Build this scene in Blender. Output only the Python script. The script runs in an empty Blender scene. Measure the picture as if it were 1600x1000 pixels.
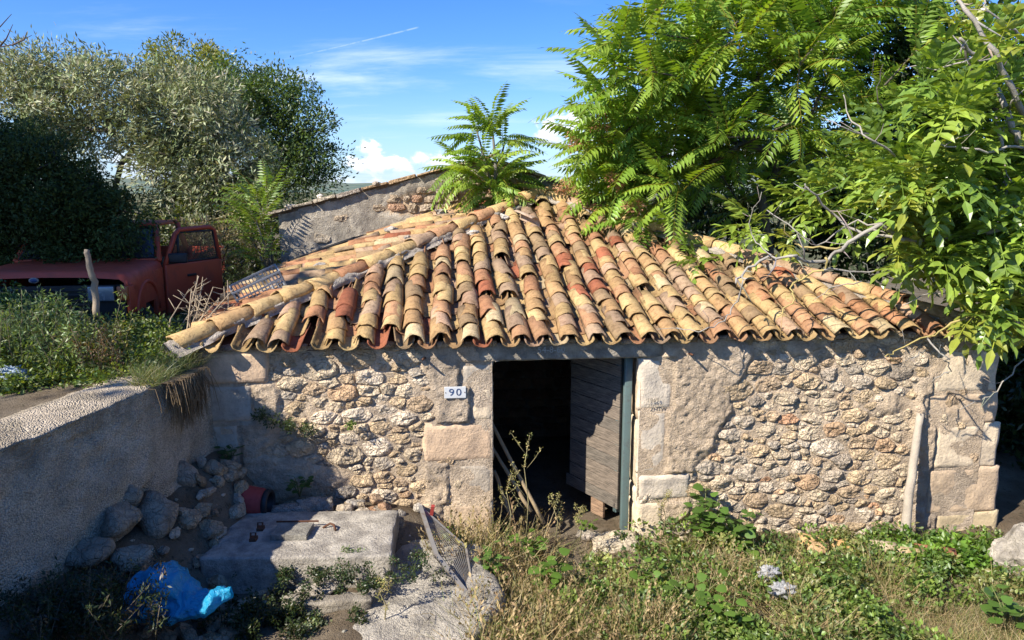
import bpy, bmesh, math, random
import numpy as np
from mathutils import Vector, Matrix, Euler
random.seed(7); RNG = np.random.default_rng(11)
C = bpy.context.scene.collection
PI = math.pi
# ------------------------------------------------------------------ camera, sky, sun, exposure
CAMZ, PITCH, FPX = 3.4, math.radians(10), 1150.0
sc = bpy.context.scene
cam = bpy.data.cameras.new('camera'); camo = bpy.data.objects.new('camera', cam); C.objects.link(camo)
camo.location = (0, 0, CAMZ); camo.rotation_euler = (PI/2 - PITCH, 0, 0)
cam.sensor_width = 36; cam.lens = 36*FPX/1600; cam.clip_start = .05; cam.clip_end = 8000
sc.camera = camo
SUN = Vector((1, .80, -1.04)).normalized()          # the way the light travels
sl = bpy.data.lights.new('sun', 'SUN'); sl.energy = 5.0; sl.angle = math.radians(.5); sl.color = (1, .93, .82)
so = bpy.data.objects.new('sun', sl); C.objects.link(so)
so.rotation_euler = (-SUN).to_track_quat('Z', 'Y').to_euler(); so.location = (-10, -5, 15)
sc.view_settings.view_transform = 'Standard'; sc.view_settings.look = 'None'
sc.view_settings.exposure = 0.88; sc.view_settings.gamma = 1; sc.view_settings.use_curve_mapping = False

def ray(u, v):
    dx = (u-800)/FPX; dy = (500-v)/FPX
    return Vector((dx, math.cos(PITCH)+dy*math.sin(PITCH), -math.sin(PITCH)+dy*math.cos(PITCH)))
def PY(u, v, y):
    d = ray(u, v); t = y/d.y; return Vector((d.x*t, y, CAMZ+d.z*t))
def PZ(u, v, z):
    d = ray(u, v); t = (z-CAMZ)/d.z; return Vector((d.x*t, d.y*t, z))

class NT:
    def __init__(s, tree): s.t = tree; s.t.nodes.clear()
    def n(s, typ, ins=None, **kw):
        nd = s.t.nodes.new(typ)
        for k, v in kw.items(): setattr(nd, k, v)
        for k, v in (ins or {}).items():
            sk = nd.inputs[k]
            if isinstance(v, bpy.types.NodeSocket): s.t.links.new(v, sk)
            else:
                try: sk.default_value = v
                except Exception: sk.default_value = (*v, 1)
        return nd
    def math(s, op, a, b=0.0, c=None, clamp=False):
        d = {0: a, 1: b}
        if c is not None: d[2] = c
        return s.n('ShaderNodeMath', d, operation=op, use_clamp=clamp).outputs[0]
    def mix(s, f, a, b, blend='MIX'):
        m = s.n('ShaderNodeMix', data_type='RGBA', blend_type=blend)
        for k, v in ((0, f), (6, a), (7, b)):
            if isinstance(v, bpy.types.NodeSocket): s.t.links.new(v, m.inputs[k])
            elif k == 0: m.inputs[0].default_value = v
            else: m.inputs[k].default_value = (*v, 1) if len(v) == 3 else v
        return m.outputs[2]
    def ramp(s, f, lo, hi):
        return s.n('ShaderNodeMapRange', {0: f, 1: lo, 2: hi, 3: 0.0, 4: 1.0}, interpolation_type='SMOOTHSTEP').outputs[0]
    def noise(s, vec, scale, detail=5, rough=.6, dist=0.0):
        return s.n('ShaderNodeTexNoise', {'Vector': vec, 'Scale': scale, 'Detail': detail, 'Roughness': rough, 'Distortion': dist}).outputs[0]

world = bpy.data.worlds.new('World'); sc.world = world; world.use_nodes = True
w = NT(world.node_tree)
sky = w.n('ShaderNodeTexSky', sky_type='NISHITA', sun_disc=False, sun_elevation=math.asin(-SUN.z),
          sun_rotation=math.atan2(-SUN.x, -SUN.y), altitude=200, air_density=1.0, dust_density=.35, ozone_density=2.2)
tc = w.n('ShaderNodeTexCoord').outputs['Generated']
sp = w.n('ShaderNodeSeparateXYZ', {0: tc})
az = w.math('ARCTAN2', sp.outputs[0], sp.outputs[1]); el = w.math('ARCSINE', sp.outputs[2])
def azel(u, v):
    d = ray(u, v).normalized(); return math.atan2(d.x, d.y), math.asin(d.z)
# wisps: stretched noise on a flat layer high up
zz = w.math('ADD', w.math('MAXIMUM', sp.outputs[2], 0.0), .10)
cx = w.math('DIVIDE', sp.outputs[0], zz); cy = w.math('DIVIDE', sp.outputs[1], zz)
lay = w.n('ShaderNodeCombineXYZ', {0: w.math('MULTIPLY', w.math('ADD', cx, w.math('MULTIPLY', cy, .12)), .55), 1: w.math('MULTIPLY', cy, 1.15), 2: 3.3}).outputs[0]
wn = w.noise(lay, 1.05, 9, .62, .35); wb = w.noise(lay, .38, 3, .5)
wisp = w.math('MULTIPLY', w.ramp(wn, .46, .80), w.ramp(wb, .40, .62))
wisp = w.math('MULTIPLY', wisp, .75)
# heaps of white cumulus low over the horizon
ae = w.n('ShaderNodeCombineXYZ', {0: az, 1: w.math('MULTIPLY', el, 1.4), 2: 0.0}).outputs[0]
pn = w.noise(ae, 34, 8, .58, .2); pn2 = w.noise(ae, 90, 4, .55)
heap = None; shade = None
for (u, v, wa, we, k) in ((600, 256, .062, .020, 1), (578, 236, .022, .020, 1), (690, 252, .055, .016, .8), (885, 205, .052, .026, 1), (905, 190, .024, .020, 1), (520, 286, .09, .012, .5), (960, 262, .09, .02, .45), (1120, 235, .09, .024, .8), (250, 262, .1, .022, .7)):
    a0, e0 = azel(u, v)
    du = w.math('DIVIDE', w.math('SUBTRACT', az, a0), wa)
    dv = w.math('DIVIDE', w.math('SUBTRACT', el, e0), we)
    d = w.math('SQRT', w.math('ADD', w.math('MULTIPLY', du, du), w.math('MULTIPLY', dv, dv)))
    val = w.math('SUBTRACT', w.math('ADD', w.math('MULTIPLY', w.math('SUBTRACT', pn, .5), 3.0), .95), d)
    m = w.math('MULTIPLY', w.ramp(val, 0.0, .55), k)
    heap = m if heap is None else w.math('MAXIMUM', heap, m)
    s_ = w.math('MULTIPLY', w.ramp(dv, -1.0, .5), m)
    shade = s_ if shade is None else w.math('MAXIMUM', shade, s_)
# contrail
(a1, e1), (a2, e2) = azel(390, 104), azel(656, 42)
L2 = (a2-a1)**2+(e2-e1)**2
tt = w.math('ADD', w.math('MULTIPLY', w.math('SUBTRACT', az, a1), (a2-a1)/L2), w.math('MULTIPLY', w.math('SUBTRACT', el, e1), (e2-e1)/L2))
pd = w.math('ABSOLUTE', w.math('ADD', w.math('MULTIPLY', w.math('SUBTRACT', az, a1), -(e2-e1)/L2**.5), w.math('MULTIPLY', w.math('SUBTRACT', el, e1), (a2-a1)/L2**.5)))
trail = w.math('MULTIPLY', w.math('MULTIPLY', w.math('SUBTRACT', 1.0, w.ramp(pd, .0002, .0014)), w.ramp(tt, 0.0, .6)), w.math('SUBTRACT', 1.0, w.ramp(tt, .97, 1.0)))
trail = w.math('MULTIPLY', w.math('MULTIPLY', trail, .30), w.ramp(pn2, .25, .6))
skyc = w.n('ShaderNodeHueSaturation', {'Saturation': 1.3, 'Value': 1.0, 'Color': sky.outputs[0]}).outputs[0]
skyc = w.mix(1.0, skyc, (.64, .80, 1.16), 'MULTIPLY')
hz = w.math('SUBTRACT', 1.0, w.ramp(el, -.02, .17))
skyc = w.mix(w.math('MULTIPLY', hz, .42), skyc, (3.5, 5.0, 7.4))
skyc = w.mix(w.math('MAXIMUM', wisp, trail), skyc, (6.0, 6.9, 8.4))
skyc = w.mix(w.math('MULTIPLY', heap, .92), skyc, w.mix(shade, (4.6, 5.3, 6.6), (8.4, 8.6, 9.0)))
bg = w.n('ShaderNodeBackground', {'Color': skyc, 'Strength': .098})
w.n('ShaderNodeOutputWorld', {'Surface': bg.outputs[0]})

# ------------------------------------------------------------------ helpers
def hash3(i, j, k, seed):
    h = (i*374761393 + j*668265263 + k*2147483647 + seed*1274126177) & 0xFFFFFFFF
    h = ((h ^ (h >> 13))*1274126177) & 0xFFFFFFFF
    h = (h ^ (h >> 16)) & 0xFFFFFFFF
    return h/4294967295.0
def vnoise(p, seed=0):
    p = np.asarray(p, float); f = np.floor(p); i = f.astype(np.int64); t = p-f; t = t*t*(3-2*t)
    out = 0
    for a in (0, 1):
        for b in (0, 1):
            for c in (0, 1):
                wgt = (t[..., 0] if a else 1-t[..., 0])*(t[..., 1] if b else 1-t[..., 1])*(t[..., 2] if c else 1-t[..., 2])
                out = out+wgt*hash3(i[..., 0]+a, i[..., 1]+b, i[..., 2]+c, seed)
    return out*2-1
def fbm(p, scale=1.0, octs=4, seed=0, gain=.5):
    p = np.asarray(p, float)*scale; a = 1.0; s = 0
    for o in range(octs):
        s = s+a*vnoise(p, seed+o); p = p*2.03+17.1; a *= gain
    return s
def v3(x, y, z=0.0): return np.stack(np.broadcast_arrays(x, y, z), -1).astype(float)
def tag(o, label=None, cat=None, group=None, kind=None):
    if label: o['label'] = label
    if cat: o['category'] = cat
    if group: o['group'] = group
    if kind: o['kind'] = kind
    return o
def empty(name, loc=(0, 0, 0), rz=0, label=None, cat=None, group=None):
    o = bpy.data.objects.new(name, None); C.objects.link(o); o.location = loc; o.rotation_euler = (0, 0, rz)
    o.empty_display_size = .1
    return tag(o, label, cat, group)
def mkmesh(name, V, F, mat, col=None, smooth=True):
    me = bpy.data.meshes.new(name); V = np.asarray(V, np.float32)
    if isinstance(F, np.ndarray):
        nf, k = F.shape
        me.vertices.add(len(V)); me.vertices.foreach_set('co', V.ravel())
        me.loops.add(nf*k); me.loops.foreach_set('vertex_index', F.astype(np.int32).ravel())
        me.polygons.add(nf); me.polygons.foreach_set('loop_start', np.arange(0, nf*k, k, dtype=np.int32))
        me.update(calc_edges=True)
    else:
        me.from_pydata(V.tolist(), [], [tuple(int(i) for i in f) for f in F])
    if smooth and len(me.polygons): me.polygons.foreach_set('use_smooth', np.ones(len(me.polygons), bool))
    if col is not None:
        at = me.color_attributes.new('tint', 'FLOAT_COLOR', 'POINT')
        c = np.ones((len(V), 4), np.float32); c[:, :3] = np.asarray(col, np.float32)
        at.data.foreach_set('color', c.ravel())
    if mat: me.materials.append(mat)
    me.update()
    return me
def mkobj(name, V, F, mat, parent=None, col=None, smooth=True, recentre=False, loc=None):
    V = np.asarray(V, float)
    off = np.zeros(3)
    if recentre: off = (V.min(0)+V.max(0))/2; V = V-off
    if loc is not None: off = np.array(loc, float); 
    o = bpy.data.objects.new(name, mkmesh(name, V, F, mat, col, smooth)); C.objects.link(o)
    o.location = off
    if parent: o.parent = parent
    return o
def base(name, V, F, mat, col=None, smooth=True, **kw):      # a top-level one-mesh thing, origin at its base
    V = np.asarray(V, float); off = np.array([V[:, 0].mean(), V[:, 1].mean(), V[:, 2].min()])
    o = mkobj(name, V-off, F, mat, None, col, smooth, loc=off); return tag(o, **kw)

class MB:
    def __init__(s): s.V = []; s.F = []; s.c = []; s.n = 0
    def add(s, V, F, col=(1, 1, 1)):
        V = np.asarray(V, float).reshape(-1, 3)
        s.V.append(V); s.F += [tuple(int(i)+s.n for i in f) for f in F]; s.n += len(V)
        s.c.append(np.broadcast_to(np.asarray(col, float), V.shape)); return s
    def box(s, c, d, rot=None, col=(1, 1, 1), bev=0.0, jit=0.0):
        bm = bmesh.new(); bmesh.ops.create_cube(bm, size=1.0)
        for v in bm.verts: v.co = Vector((v.co.x*d[0], v.co.y*d[1], v.co.z*d[2])) + Vector([random.uniform(-jit, jit) for _ in range(3)])
        if bev: bmesh.ops.bevel(bm, geom=list(bm.edges), offset=bev, segments=2, affect='EDGES', profile=.6)
        M = (rot.to_matrix() if rot is not None else Matrix.Identity(3))
        V = [M @ v.co + Vector(c) for v in bm.verts]; bm.verts.index_update()
        F = [[v.index for v in f.verts] for f in bm.faces]; bm.free()
        return s.add(V, F, col)
    def tube(s, pts, rad, seg=6, col=(1, 1, 1), cap=True):
        P = [Vector(p) for p in pts]; n = len(P)
        if not hasattr(rad, '__len__'): rad = [rad]*n
        V = []; u = None
        for i in range(n):
            t = (P[min(i+1, n-1)]-P[max(i-1, 0)]); t = t.normalized() if t.length > 1e-9 else Vector((0, 0, 1))
            if u is None: u = t.orthogonal().normalized()
            else: u = (u-t*u.dot(t)); u = u.normalized() if u.length > 1e-6 else t.orthogonal().normalized()
            b = t.cross(u)
            for k in range(seg):
                a = 2*PI*k/seg; V.append(P[i]+(u*math.cos(a)+b*math.sin(a))*rad[i])
        F = []
        for i in range(n-1):
            for k in range(seg):
                F.append((i*seg+k, i*seg+(k+1) % seg, (i+1)*seg+(k+1) % seg, (i+1)*seg+k))
        if cap: F += [tuple(range(seg-1, -1, -1)), tuple(range((n-1)*seg, n*seg))]
        return s.add(V, F, col)
    def quad(s, a, b, c, d, col=(1, 1, 1)): return s.add([a, b, c, d], [(0, 1, 2, 3)], col)
    def arr(s): return np.concatenate(s.V), s.F, np.concatenate(s.c)
    def build(s, name, mat, parent=None, smooth=True, recentre=True):
        V, F, c = s.arr(); return mkobj(name, V, F, mat, parent, c, smooth, recentre)
    def top(s, name, mat, smooth=True, **kw):
        V, F, c = s.arr(); return base(name, V, F, mat, c, smooth, **kw)

def pieces(kind, items, mat, parent, rest, smooth=True, limit=300, proto=None):
    """items: (V, F, col, rank). the largest as parts of their own, what is past the limit joined."""
    items = sorted(items, key=lambda t: -t[3])
    for V, F, c, r in items[:limit]: mkobj(kind, V, F, mat, parent, c, smooth, True)
    if len(items) > limit:
        mb = MB()
        for V, F, c, r in items[limit:]: mb.add(V, F, c)
        o = mb.build(rest, mat, parent, smooth, False); o['kind'] = 'stuff'

def scatter(T, F, M, L, tint):
    """numpy copies of a template: M (m,3,3), L (m,3), tint (m,3)"""
    m = len(L); T = np.asarray(T, float); F = np.asarray(F)
    V = np.einsum('mij,nj->mni', M, T)+L[:, None, :]
    FF = F[None]+(np.arange(m)*len(T))[:, None, None]
    col = np.repeat(tint[:, None, :], len(T), 1)
    return V.reshape(-1, 3), FF.reshape(-1, F.shape[1]), col.reshape(-1, 3)
def frames(d, up=None, roll=None):
    """rotation matrices whose local +Y is d"""
    d = d/np.linalg.norm(d, axis=1, keepdims=True)
    if up is None: up = np.broadcast_to([0, 0, 1.], d.shape)
    x = np.cross(d, up); nx = np.linalg.norm(x, axis=1, keepdims=True)
    x = np.where(nx > 1e-4, x/np.maximum(nx, 1e-4), [1., 0, 0]); z = np.cross(x, d)
    if roll is not None:
        c, s = np.cos(roll)[:, None], np.sin(roll)[:, None]; x, z = x*c+z*s, -x*s+z*c
    return np.stack([x, d, z], -1)
def rdir(n, zb=0.0):
    d = RNG.normal(size=(n, 3)); d /= np.linalg.norm(d, axis=1, keepdims=True); d[:, 2] += zb; return d/np.linalg.norm(d, axis=1, keepdims=True)
def vary(base_, n, amt=.25, hue=.1):
    k = 1+RNG.uniform(-amt, amt, (n, 1)); h = 1+RNG.uniform(-hue, hue, (n, 3)); return np.clip(np.asarray(base_)*k*h, .004, .95)

# ------------------------------------------------------------------ materials
def material(name, build, disp=False):
    m = bpy.data.materials.new(name); m.use_nodes = True; t = NT(m.node_tree); sh = build(t)
    t.n('ShaderNodeOutputMaterial', {'Surface': sh}); return m
def tint(t): return t.n('ShaderNodeAttribute', attribute_name='tint').outputs['Color']
def ocoord(t): return t.n('ShaderNodeTexCoord').outputs['Object']
def wpos(t): return t.n('ShaderNodeNewGeometry').outputs['Position']
def stone_mat(name, c1=(1, 1, 1), c2=(.62, .6, .6), sc_=1.0, bump=.5, dist=.012, use_tint=True, base_=None, rough=.92, stain=.0, crack=1.0):
    def f(t):
        p = wpos(t); b = tint(t) if use_tint else t.n('ShaderNodeRGB').outputs[0]
        if not use_tint: b.default_value = (*base_, 1)
        n1 = t.noise(p, 5*sc_, 8, .65); n2 = t.noise(p, 38*sc_, 6, .65); n3 = t.noise(p, 150*sc_, 3, .6)
        c = t.mix(1.0, b, t.mix(t.ramp(n1, .32, .68), c2, c1), 'MULTIPLY')
        c = t.mix(t.math('MULTIPLY', t.ramp(n2, .50, .75), .4), c, t.mix(1.0, c, (.45, .43, .42), 'MULTIPLY'))
        pw_ = t.n('ShaderNodeVectorMath', {0: p, 1: t.n('ShaderNodeVectorMath', {0: t.n('ShaderNodeTexNoise', {'Vector': p, 'Scale': 9*sc_, 'Detail': 4}).outputs['Color'], 'Scale': .12}, operation='SCALE').outputs[0]}, operation='ADD').outputs[0]
        vr = t.n('ShaderNodeTexVoronoi', {'Vector': pw_, 'Scale': 15*sc_}, feature='DISTANCE_TO_EDGE').outputs['Distance']
        vf = t.n('ShaderNodeTexVoronoi', {'Vector': pw_, 'Scale': 30*sc_}).outputs['Distance']
        c = t.mix(t.math('MULTIPLY', t.ramp(n3, .55, .8), .25), c, (.72, .68, .6))
        if stain:
            n4 = t.noise(p, 2.3, 5, .6); c = t.mix(t.math('MULTIPLY', t.ramp(n4, .48, .7), stain), c, (.10, .095, .08))
        h = t.math('ADD', t.math('MULTIPLY', n1, 1.1), t.math('ADD', t.math('MULTIPLY', n2, .75), t.math('MULTIPLY', n3, .22)))
        h = t.math('ADD', h, t.math('ADD', t.math('MULTIPLY', t.math('MINIMUM', vr, .07), 4.5*crack), t.math('MULTIPLY', vf, -.45*crack)))
        c = t.mix(t.math('MULTIPLY', t.math('SUBTRACT', 1.0, t.ramp(vr, .0, .03)), .35*crack), c, t.mix(1.0, c, (.4, .36, .32), 'MULTIPLY'))
        bp = t.n('ShaderNodeBump', {'Strength': bump, 'Distance': dist*3, 'Height': h})
        return t.n('ShaderNodeBsdfPrincipled', {'Base Color': c, 'Roughness': rough, 'Normal': bp.outputs[0], 'Specular IOR Level': .2}).outputs[0]
    return material(name, f)
M_STONE = stone_mat('limestone', bump=1.0, dist=.013, c1=(1.38, 1.30, 1.18), c2=(.88, .83, .77))
M_ASHLAR = stone_mat('dressed_stone', crack=.12, sc_=1.0, bump=.7, dist=.007, c1=(1.34, 1.25, 1.12), c2=(.88, .83, .78))
M_MORTAR = stone_mat('lime_mortar', crack=.35, sc_=1.4, bump=1.0, dist=.013, c1=(1.35, 1.26, 1.14), c2=(.88, .82, .76))
M_CONC = stone_mat('old_concrete', crack=.08, sc_=1.3, bump=.9, dist=.012, c1=(1.2, 1.16, 1.08), c2=(.6, .57, .54), stain=.35)
M_ROCK = stone_mat('rough_rock', crack=.25, sc_=.9, bump=1.0, dist=.022, c1=(1.25, 1.2, 1.1), c2=(.6, .57, .53), stain=.3)
def pebble(t):
    p = wpos(t)
    vz = t.n('ShaderNodeTexVoronoi', {'Vector': p, 'Scale': 84, 'Randomness': 1.0})
    n1 = t.noise(p, 3, 6, .6); n2 = t.noise(p, 60, 5, .6)
    c = t.mix(t.ramp(n1, .35, .65), (.70, .59, .44), (.50, .42, .31))
    c = t.mix(t.math('MULTIPLY', t.ramp(t.noise(p, 1.3, 6, .7), .5, .66), .6), c, (.16, .135, .09))
    c = t.mix(.55, c, t.mix(1.0, c, t.mix(vz.outputs['Color'], (.55, .52, .5), (1.45, 1.4, 1.35)), 'MULTIPLY'))
    c = t.mix(t.math('MULTIPLY', t.ramp(vz.outputs['Distance'], .4, .8), .5), c, (.2, .19, .17))
    h = t.math('ADD', t.math('MULTIPLY', vz.outputs['Distance'], -1.2), t.math('MULTIPLY', n2, .7))
    bp = t.n('ShaderNodeBump', {'Strength': .9, 'Distance': .022, 'Height': h})
    return t.n('ShaderNodeBsdfPrincipled', {'Base Color': c, 'Roughness': .95, 'Normal': bp.outputs[0], 'Specular IOR Level': .15}).outputs[0]
M_PEBBLE = material('pebbledash', pebble)
def tile(t):
    p = wpos(t); b = tint(t)
    n1 = t.noise(p, 7, 7, .65); n2 = t.noise(p, 45, 6, .7); n3 = t.noise(p, 16, 5, .7, .4)
    c = t.mix(t.math('MULTIPLY', t.ramp(n1, .40, .70), .55), b, t.mix(1.0, b, (1.10, 1.18, 1.08), 'MULTIPLY'))
    c = t.mix(t.math('MULTIPLY', t.ramp(n3, .46, .66), .7), c, t.mix(1.0, c, (.50, .46, .42), 'MULTIPLY'))
    c = t.mix(t.math('MULTIPLY', t.ramp(n2, .52, .70), .6), c, (.085, .065, .045))
    n5 = t.noise(p, 1.7, 6, .65); c = t.mix(t.math('MULTIPLY', t.ramp(n5, .48, .66), .5), c, t.mix(1.0, c, (.52, .46, .42), 'MULTIPLY'))
    bp = t.n('ShaderNodeBump', {'Strength': .75, 'Distance': .014, 'Height': t.math('ADD', n2, t.math('MULTIPLY', n3, .8))})
    return t.n('ShaderNodeBsdfPrincipled', {'Base Color': c, 'Roughness': .88, 'Normal': bp.outputs[0], 'Specular IOR Level': .25}).outputs[0]
M_TILE = material('clay_tile', tile)
def leafy(name, trans=.35, gloss=.42, spec=.5):
    def f(t):
        b = tint(t); p = wpos(t); n = t.noise(p, 9, 3, .5)
        c = t.mix(1.0, b, t.mix(n, (.72, .72, .72), (1.25, 1.2, 1.15)), 'MULTIPLY')
        d = t.n('ShaderNodeBsdfPrincipled', {'Base Color': c, 'Roughness': gloss, 'Specular IOR Level': spec}).outputs[0]
        tr = t.n('ShaderNodeBsdfTranslucent', {'Color': t.mix(1.0, c, (1.6, 1.55, .45), 'MULTIPLY')}).outputs[0]
        return t.n('ShaderNodeMixShader', {0: trans, 1: d, 2: tr}).outputs[0]
    return material(name, f)
M_LEAF = leafy('green_leaf'); M_DULL = leafy('dull_leaf', .12, .7, .2); M_DRY = leafy('dry_grass', .22, .8, .15)
M_GLOSSY = leafy('glossy_leaf', .3, .35, .6)
def bark(t):
    p = wpos(t); b = tint(t); n1 = t.noise(p, 8, 6, .65); n2 = t.noise(p, 60, 5, .65)
    c = t.mix(1.0, b, t.mix(n1, (.5, .5, .5), (1.35, 1.35, 1.3)), 'MULTIPLY')
    bp = t.n('ShaderNodeBump', {'Strength': .7, 'Distance': .01, 'Height': t.math('ADD', n1, n2)})
    return t.n('ShaderNodeBsdfPrincipled', {'Base Color': c, 'Roughness': .9, 'Normal': bp.outputs[0]}).outputs[0]
M_BARK = material('bark', bark)
def wood(t):
    p = ocoord(t); b = tint(t); pm = t.n('ShaderNodeVectorMath', {0: p, 1: (1, 1, 12)}, operation='MULTIPLY').outputs[0]
    n1 = t.noise(pm, 8, 7, .7, .5); n2 = t.noise(wpos(t), 5, 4, .5)
    c = t.mix(1.0, b, t.mix(t.ramp(n1, .3, .7), (.35, .34, .33), (1.3, 1.25, 1.2)), 'MULTIPLY')
    bp = t.n('ShaderNodeBump', {'Strength': .7, 'Distance': .008, 'Height': n1})
    return t.n('ShaderNodeBsdfPrincipled', {'Base Color': c, 'Roughness': .85, 'Normal': bp.outputs[0]}).outputs[0]
M_WOOD = material('weathered_wood', wood)
def plain(name, col, rough=.6, metal=0.0, wear=.25, wearcol=None, spec=.5, ws=14):
    def f(t):
        p = wpos(t); n = t.noise(p, ws, 7, .65)
        c = t.mix(t.math('MULTIPLY', t.ramp(n, .48, .72), wear), col, wearcol or tuple(x*.35 for x in col))
        r = t.n('ShaderNodeMapRange', {0: n, 1: .3, 2: .7, 3: max(0.02, rough-.12), 4: min(1, rough+.15)}).outputs[0]
        bp = t.n('ShaderNodeBump', {'Strength': .25, 'Distance': .003, 'Height': n})
        return t.n('ShaderNodeBsdfPrincipled', {'Base Color': c, 'Roughness': r, 'Metallic': metal, 'Normal': bp.outputs[0], 'Specular IOR Level': spec}).outputs[0]
    return material(name, f)
M_RED = plain('faded_red_paint', (.44, .065, .028), .55, 0, .6, (.22, .06, .035), ws=5)
M_BLACK = plain('black_plastic', (.015, .015, .016), .55)
M_RUBBER = plain('rubber', (.02, .02, .02), .85)
M_GREYP = plain('grey_plastic', (.20, .22, .24), .5, 0, .4, (.2, .2, .19))
M_STEEL = plain('galvanised_steel', (.26, .24, .21), .6, .4, .7, (.12, .07, .045))
M_RUST = plain('rusty_steel', (.12, .05, .025), .85, .2, .6, (.05, .03, .02))
M_TERRA = plain('red_clay', (.36, .045, .035), .75, 0, .35, (.11, .02, .015))
M_ORANGE = plain('orange_lens', (.35, .09, .02), .3)
M_TEAL = plain('flaking_teal_paint', (.10, .15, .145), .7, 0, .6, (.09, .085, .08), ws=22)
M_WHITE = plain('white_enamel', (.60, .61, .60), .4, 0, .55, (.45, .42, .38), ws=30)
M_INK = plain('dark_blue_ink', (.02, .05, .14), .5)
M_DARK = plain('dark_interior', (.02, .018, .016), .95)
def glass(t):
    d = t.n('ShaderNodeBsdfPrincipled', {'Base Color': (.04, .05, .055, 1), 'Roughness': .12, 'Specular IOR Level': .8}).outputs[0]
    tr = t.n('ShaderNodeBsdfTransparent', {'Color': (.7, .74, .74, 1)}).outputs[0]
    return t.n('ShaderNodeMixShader', {0: .35, 1: tr, 2: d}).outputs[0]
M_GLASS = material('window_glass', glass)
def dglass(t):
    n = t.noise(wpos(t), 6, 5, .6)
    return t.n('ShaderNodeBsdfPrincipled', {'Base Color': t.mix(n, (.02, .022, .03), (.06, .065, .07)), 'Roughness': .2, 'Specular IOR Level': .8}).outputs[0]
M_DGLASS = material('dusty_dark_glass', dglass)
M_LAMP = plain('clouded_lamp_glass', (.22, .25, .27), .2, .25, .35, (.3, .3, .3))
def bagm(t):
    n = t.math('ABSOLUTE', t.math('SUBTRACT', t.noise(wpos(t), 11, 4, .6, .8), .5)); b = tint(t)
    bp = t.n('ShaderNodeBump', {'Strength': 1.0, 'Distance': .06, 'Height': n})
    d = t.n('ShaderNodeBsdfPrincipled', {'Base Color': b, 'Roughness': .42, 'Normal': bp.outputs[0], 'Specular IOR Level': .6}).outputs[0]
    tr = t.n('ShaderNodeBsdfTranslucent', {'Color': b}).outputs[0]
    return t.n('ShaderNodeMixShader', {0: .35, 1: d, 2: tr}).outputs[0]
M_BAG = material('thin_plastic_film', bagm)
def earth(t):
    p = wpos(t); n1 = t.noise(p, 1.6, 7, .6); n2 = t.noise(p, 24, 7, .7); n3 = t.noise(p, 90, 4, .6)
    c = t.mix(t.ramp(n1, .35, .65), (.13, .095, .06), (.21, .17, .12))
    c = t.mix(t.ramp(n2, .52, .7), c, (.055, .05, .03))
    sx = t.n('ShaderNodeSeparateXYZ', {0: p}); far = t.ramp(sx.outputs[1], 14, 40)
    c = t.mix(far, c, t.mix(t.ramp(t.noise(p, .12, 8, .7), .4, .62), (.055, .075, .03), (.17, .15, .08)))
    c = t.mix(t.math('MULTIPLY', t.ramp(n3, .6, .75), .4), c, (.32, .29, .24))
    bp = t.n('ShaderNodeBump', {'Strength': .8, 'Distance': .03, 'Height': t.math('ADD', n2, n3)})
    return t.n('ShaderNodeBsdfPrincipled', {'Base Color': c, 'Roughness': .97, 'Normal': bp.outputs[0], 'Specular IOR Level': .1}).outputs[0]
M_EARTH = material('earth', earth)
def asph(t):
    p = wpos(t); n = t.noise(p, 60, 5, .7); c = t.mix(n, (.04, .04, .04), (.11, .105, .1))
    return t.n('ShaderNodeBsdfPrincipled', {'Base Color': c, 'Roughness': .9}).outputs[0]
M_ASPH = material('asphalt', asph)
def hillm(t):
    p = wpos(t); n = t.noise(p, .03, 9, .75); c = t.mix(t.ramp(n, .4, .6), (.05, .085, .035), (.16, .16, .08))
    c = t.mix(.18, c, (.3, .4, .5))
    return t.n('ShaderNodeBsdfPrincipled', {'Base Color': c, 'Roughness': 1, 'Specular IOR Level': 0}).outputs[0]
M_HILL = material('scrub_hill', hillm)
M_SHADECORE = plain('painted_hedge_shade', (.03, .035, .018), .95)  # near-black colour that paints the shade deep in the hedge

# ------------------------------------------------------------------ the setting: ground, road, hills
TH = math.atan(.1); CT, ST = math.cos(TH), math.sin(TH); HX, HY = -2.85, 6.57      # the house's front left corner
def loc2w(s, n, z=0): return Vector((HX+s*CT-n*ST, HY+s*ST+n*CT, z))
def w2loc(p): dx, dy = p[0]-HX, p[1]-HY; return dx*CT+dy*ST, -dx*ST+dy*CT
def wall_px(u, v, n=0.0):                                    # where a sight line meets the house front: (s, z)
    d = ray(u, v); nn = Vector((-ST, CT, 0)); t = (Vector((HX, HY, 0)).dot(nn)+n)/d.dot(nn); p = d*t
    s, _ = w2loc(p); return s, p.z+CAMZ
def xwall(y): return np.interp(y, [-20, 0, 4.35, 5.5, 6.5, 7.2], [-4.6, -3.95, -3.14, -2.90, -2.80, -2.80])
def sm(x, a, b): t = np.clip((x-a)/(b-a), 0, 1); return t*t*(3-2*t)
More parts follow.
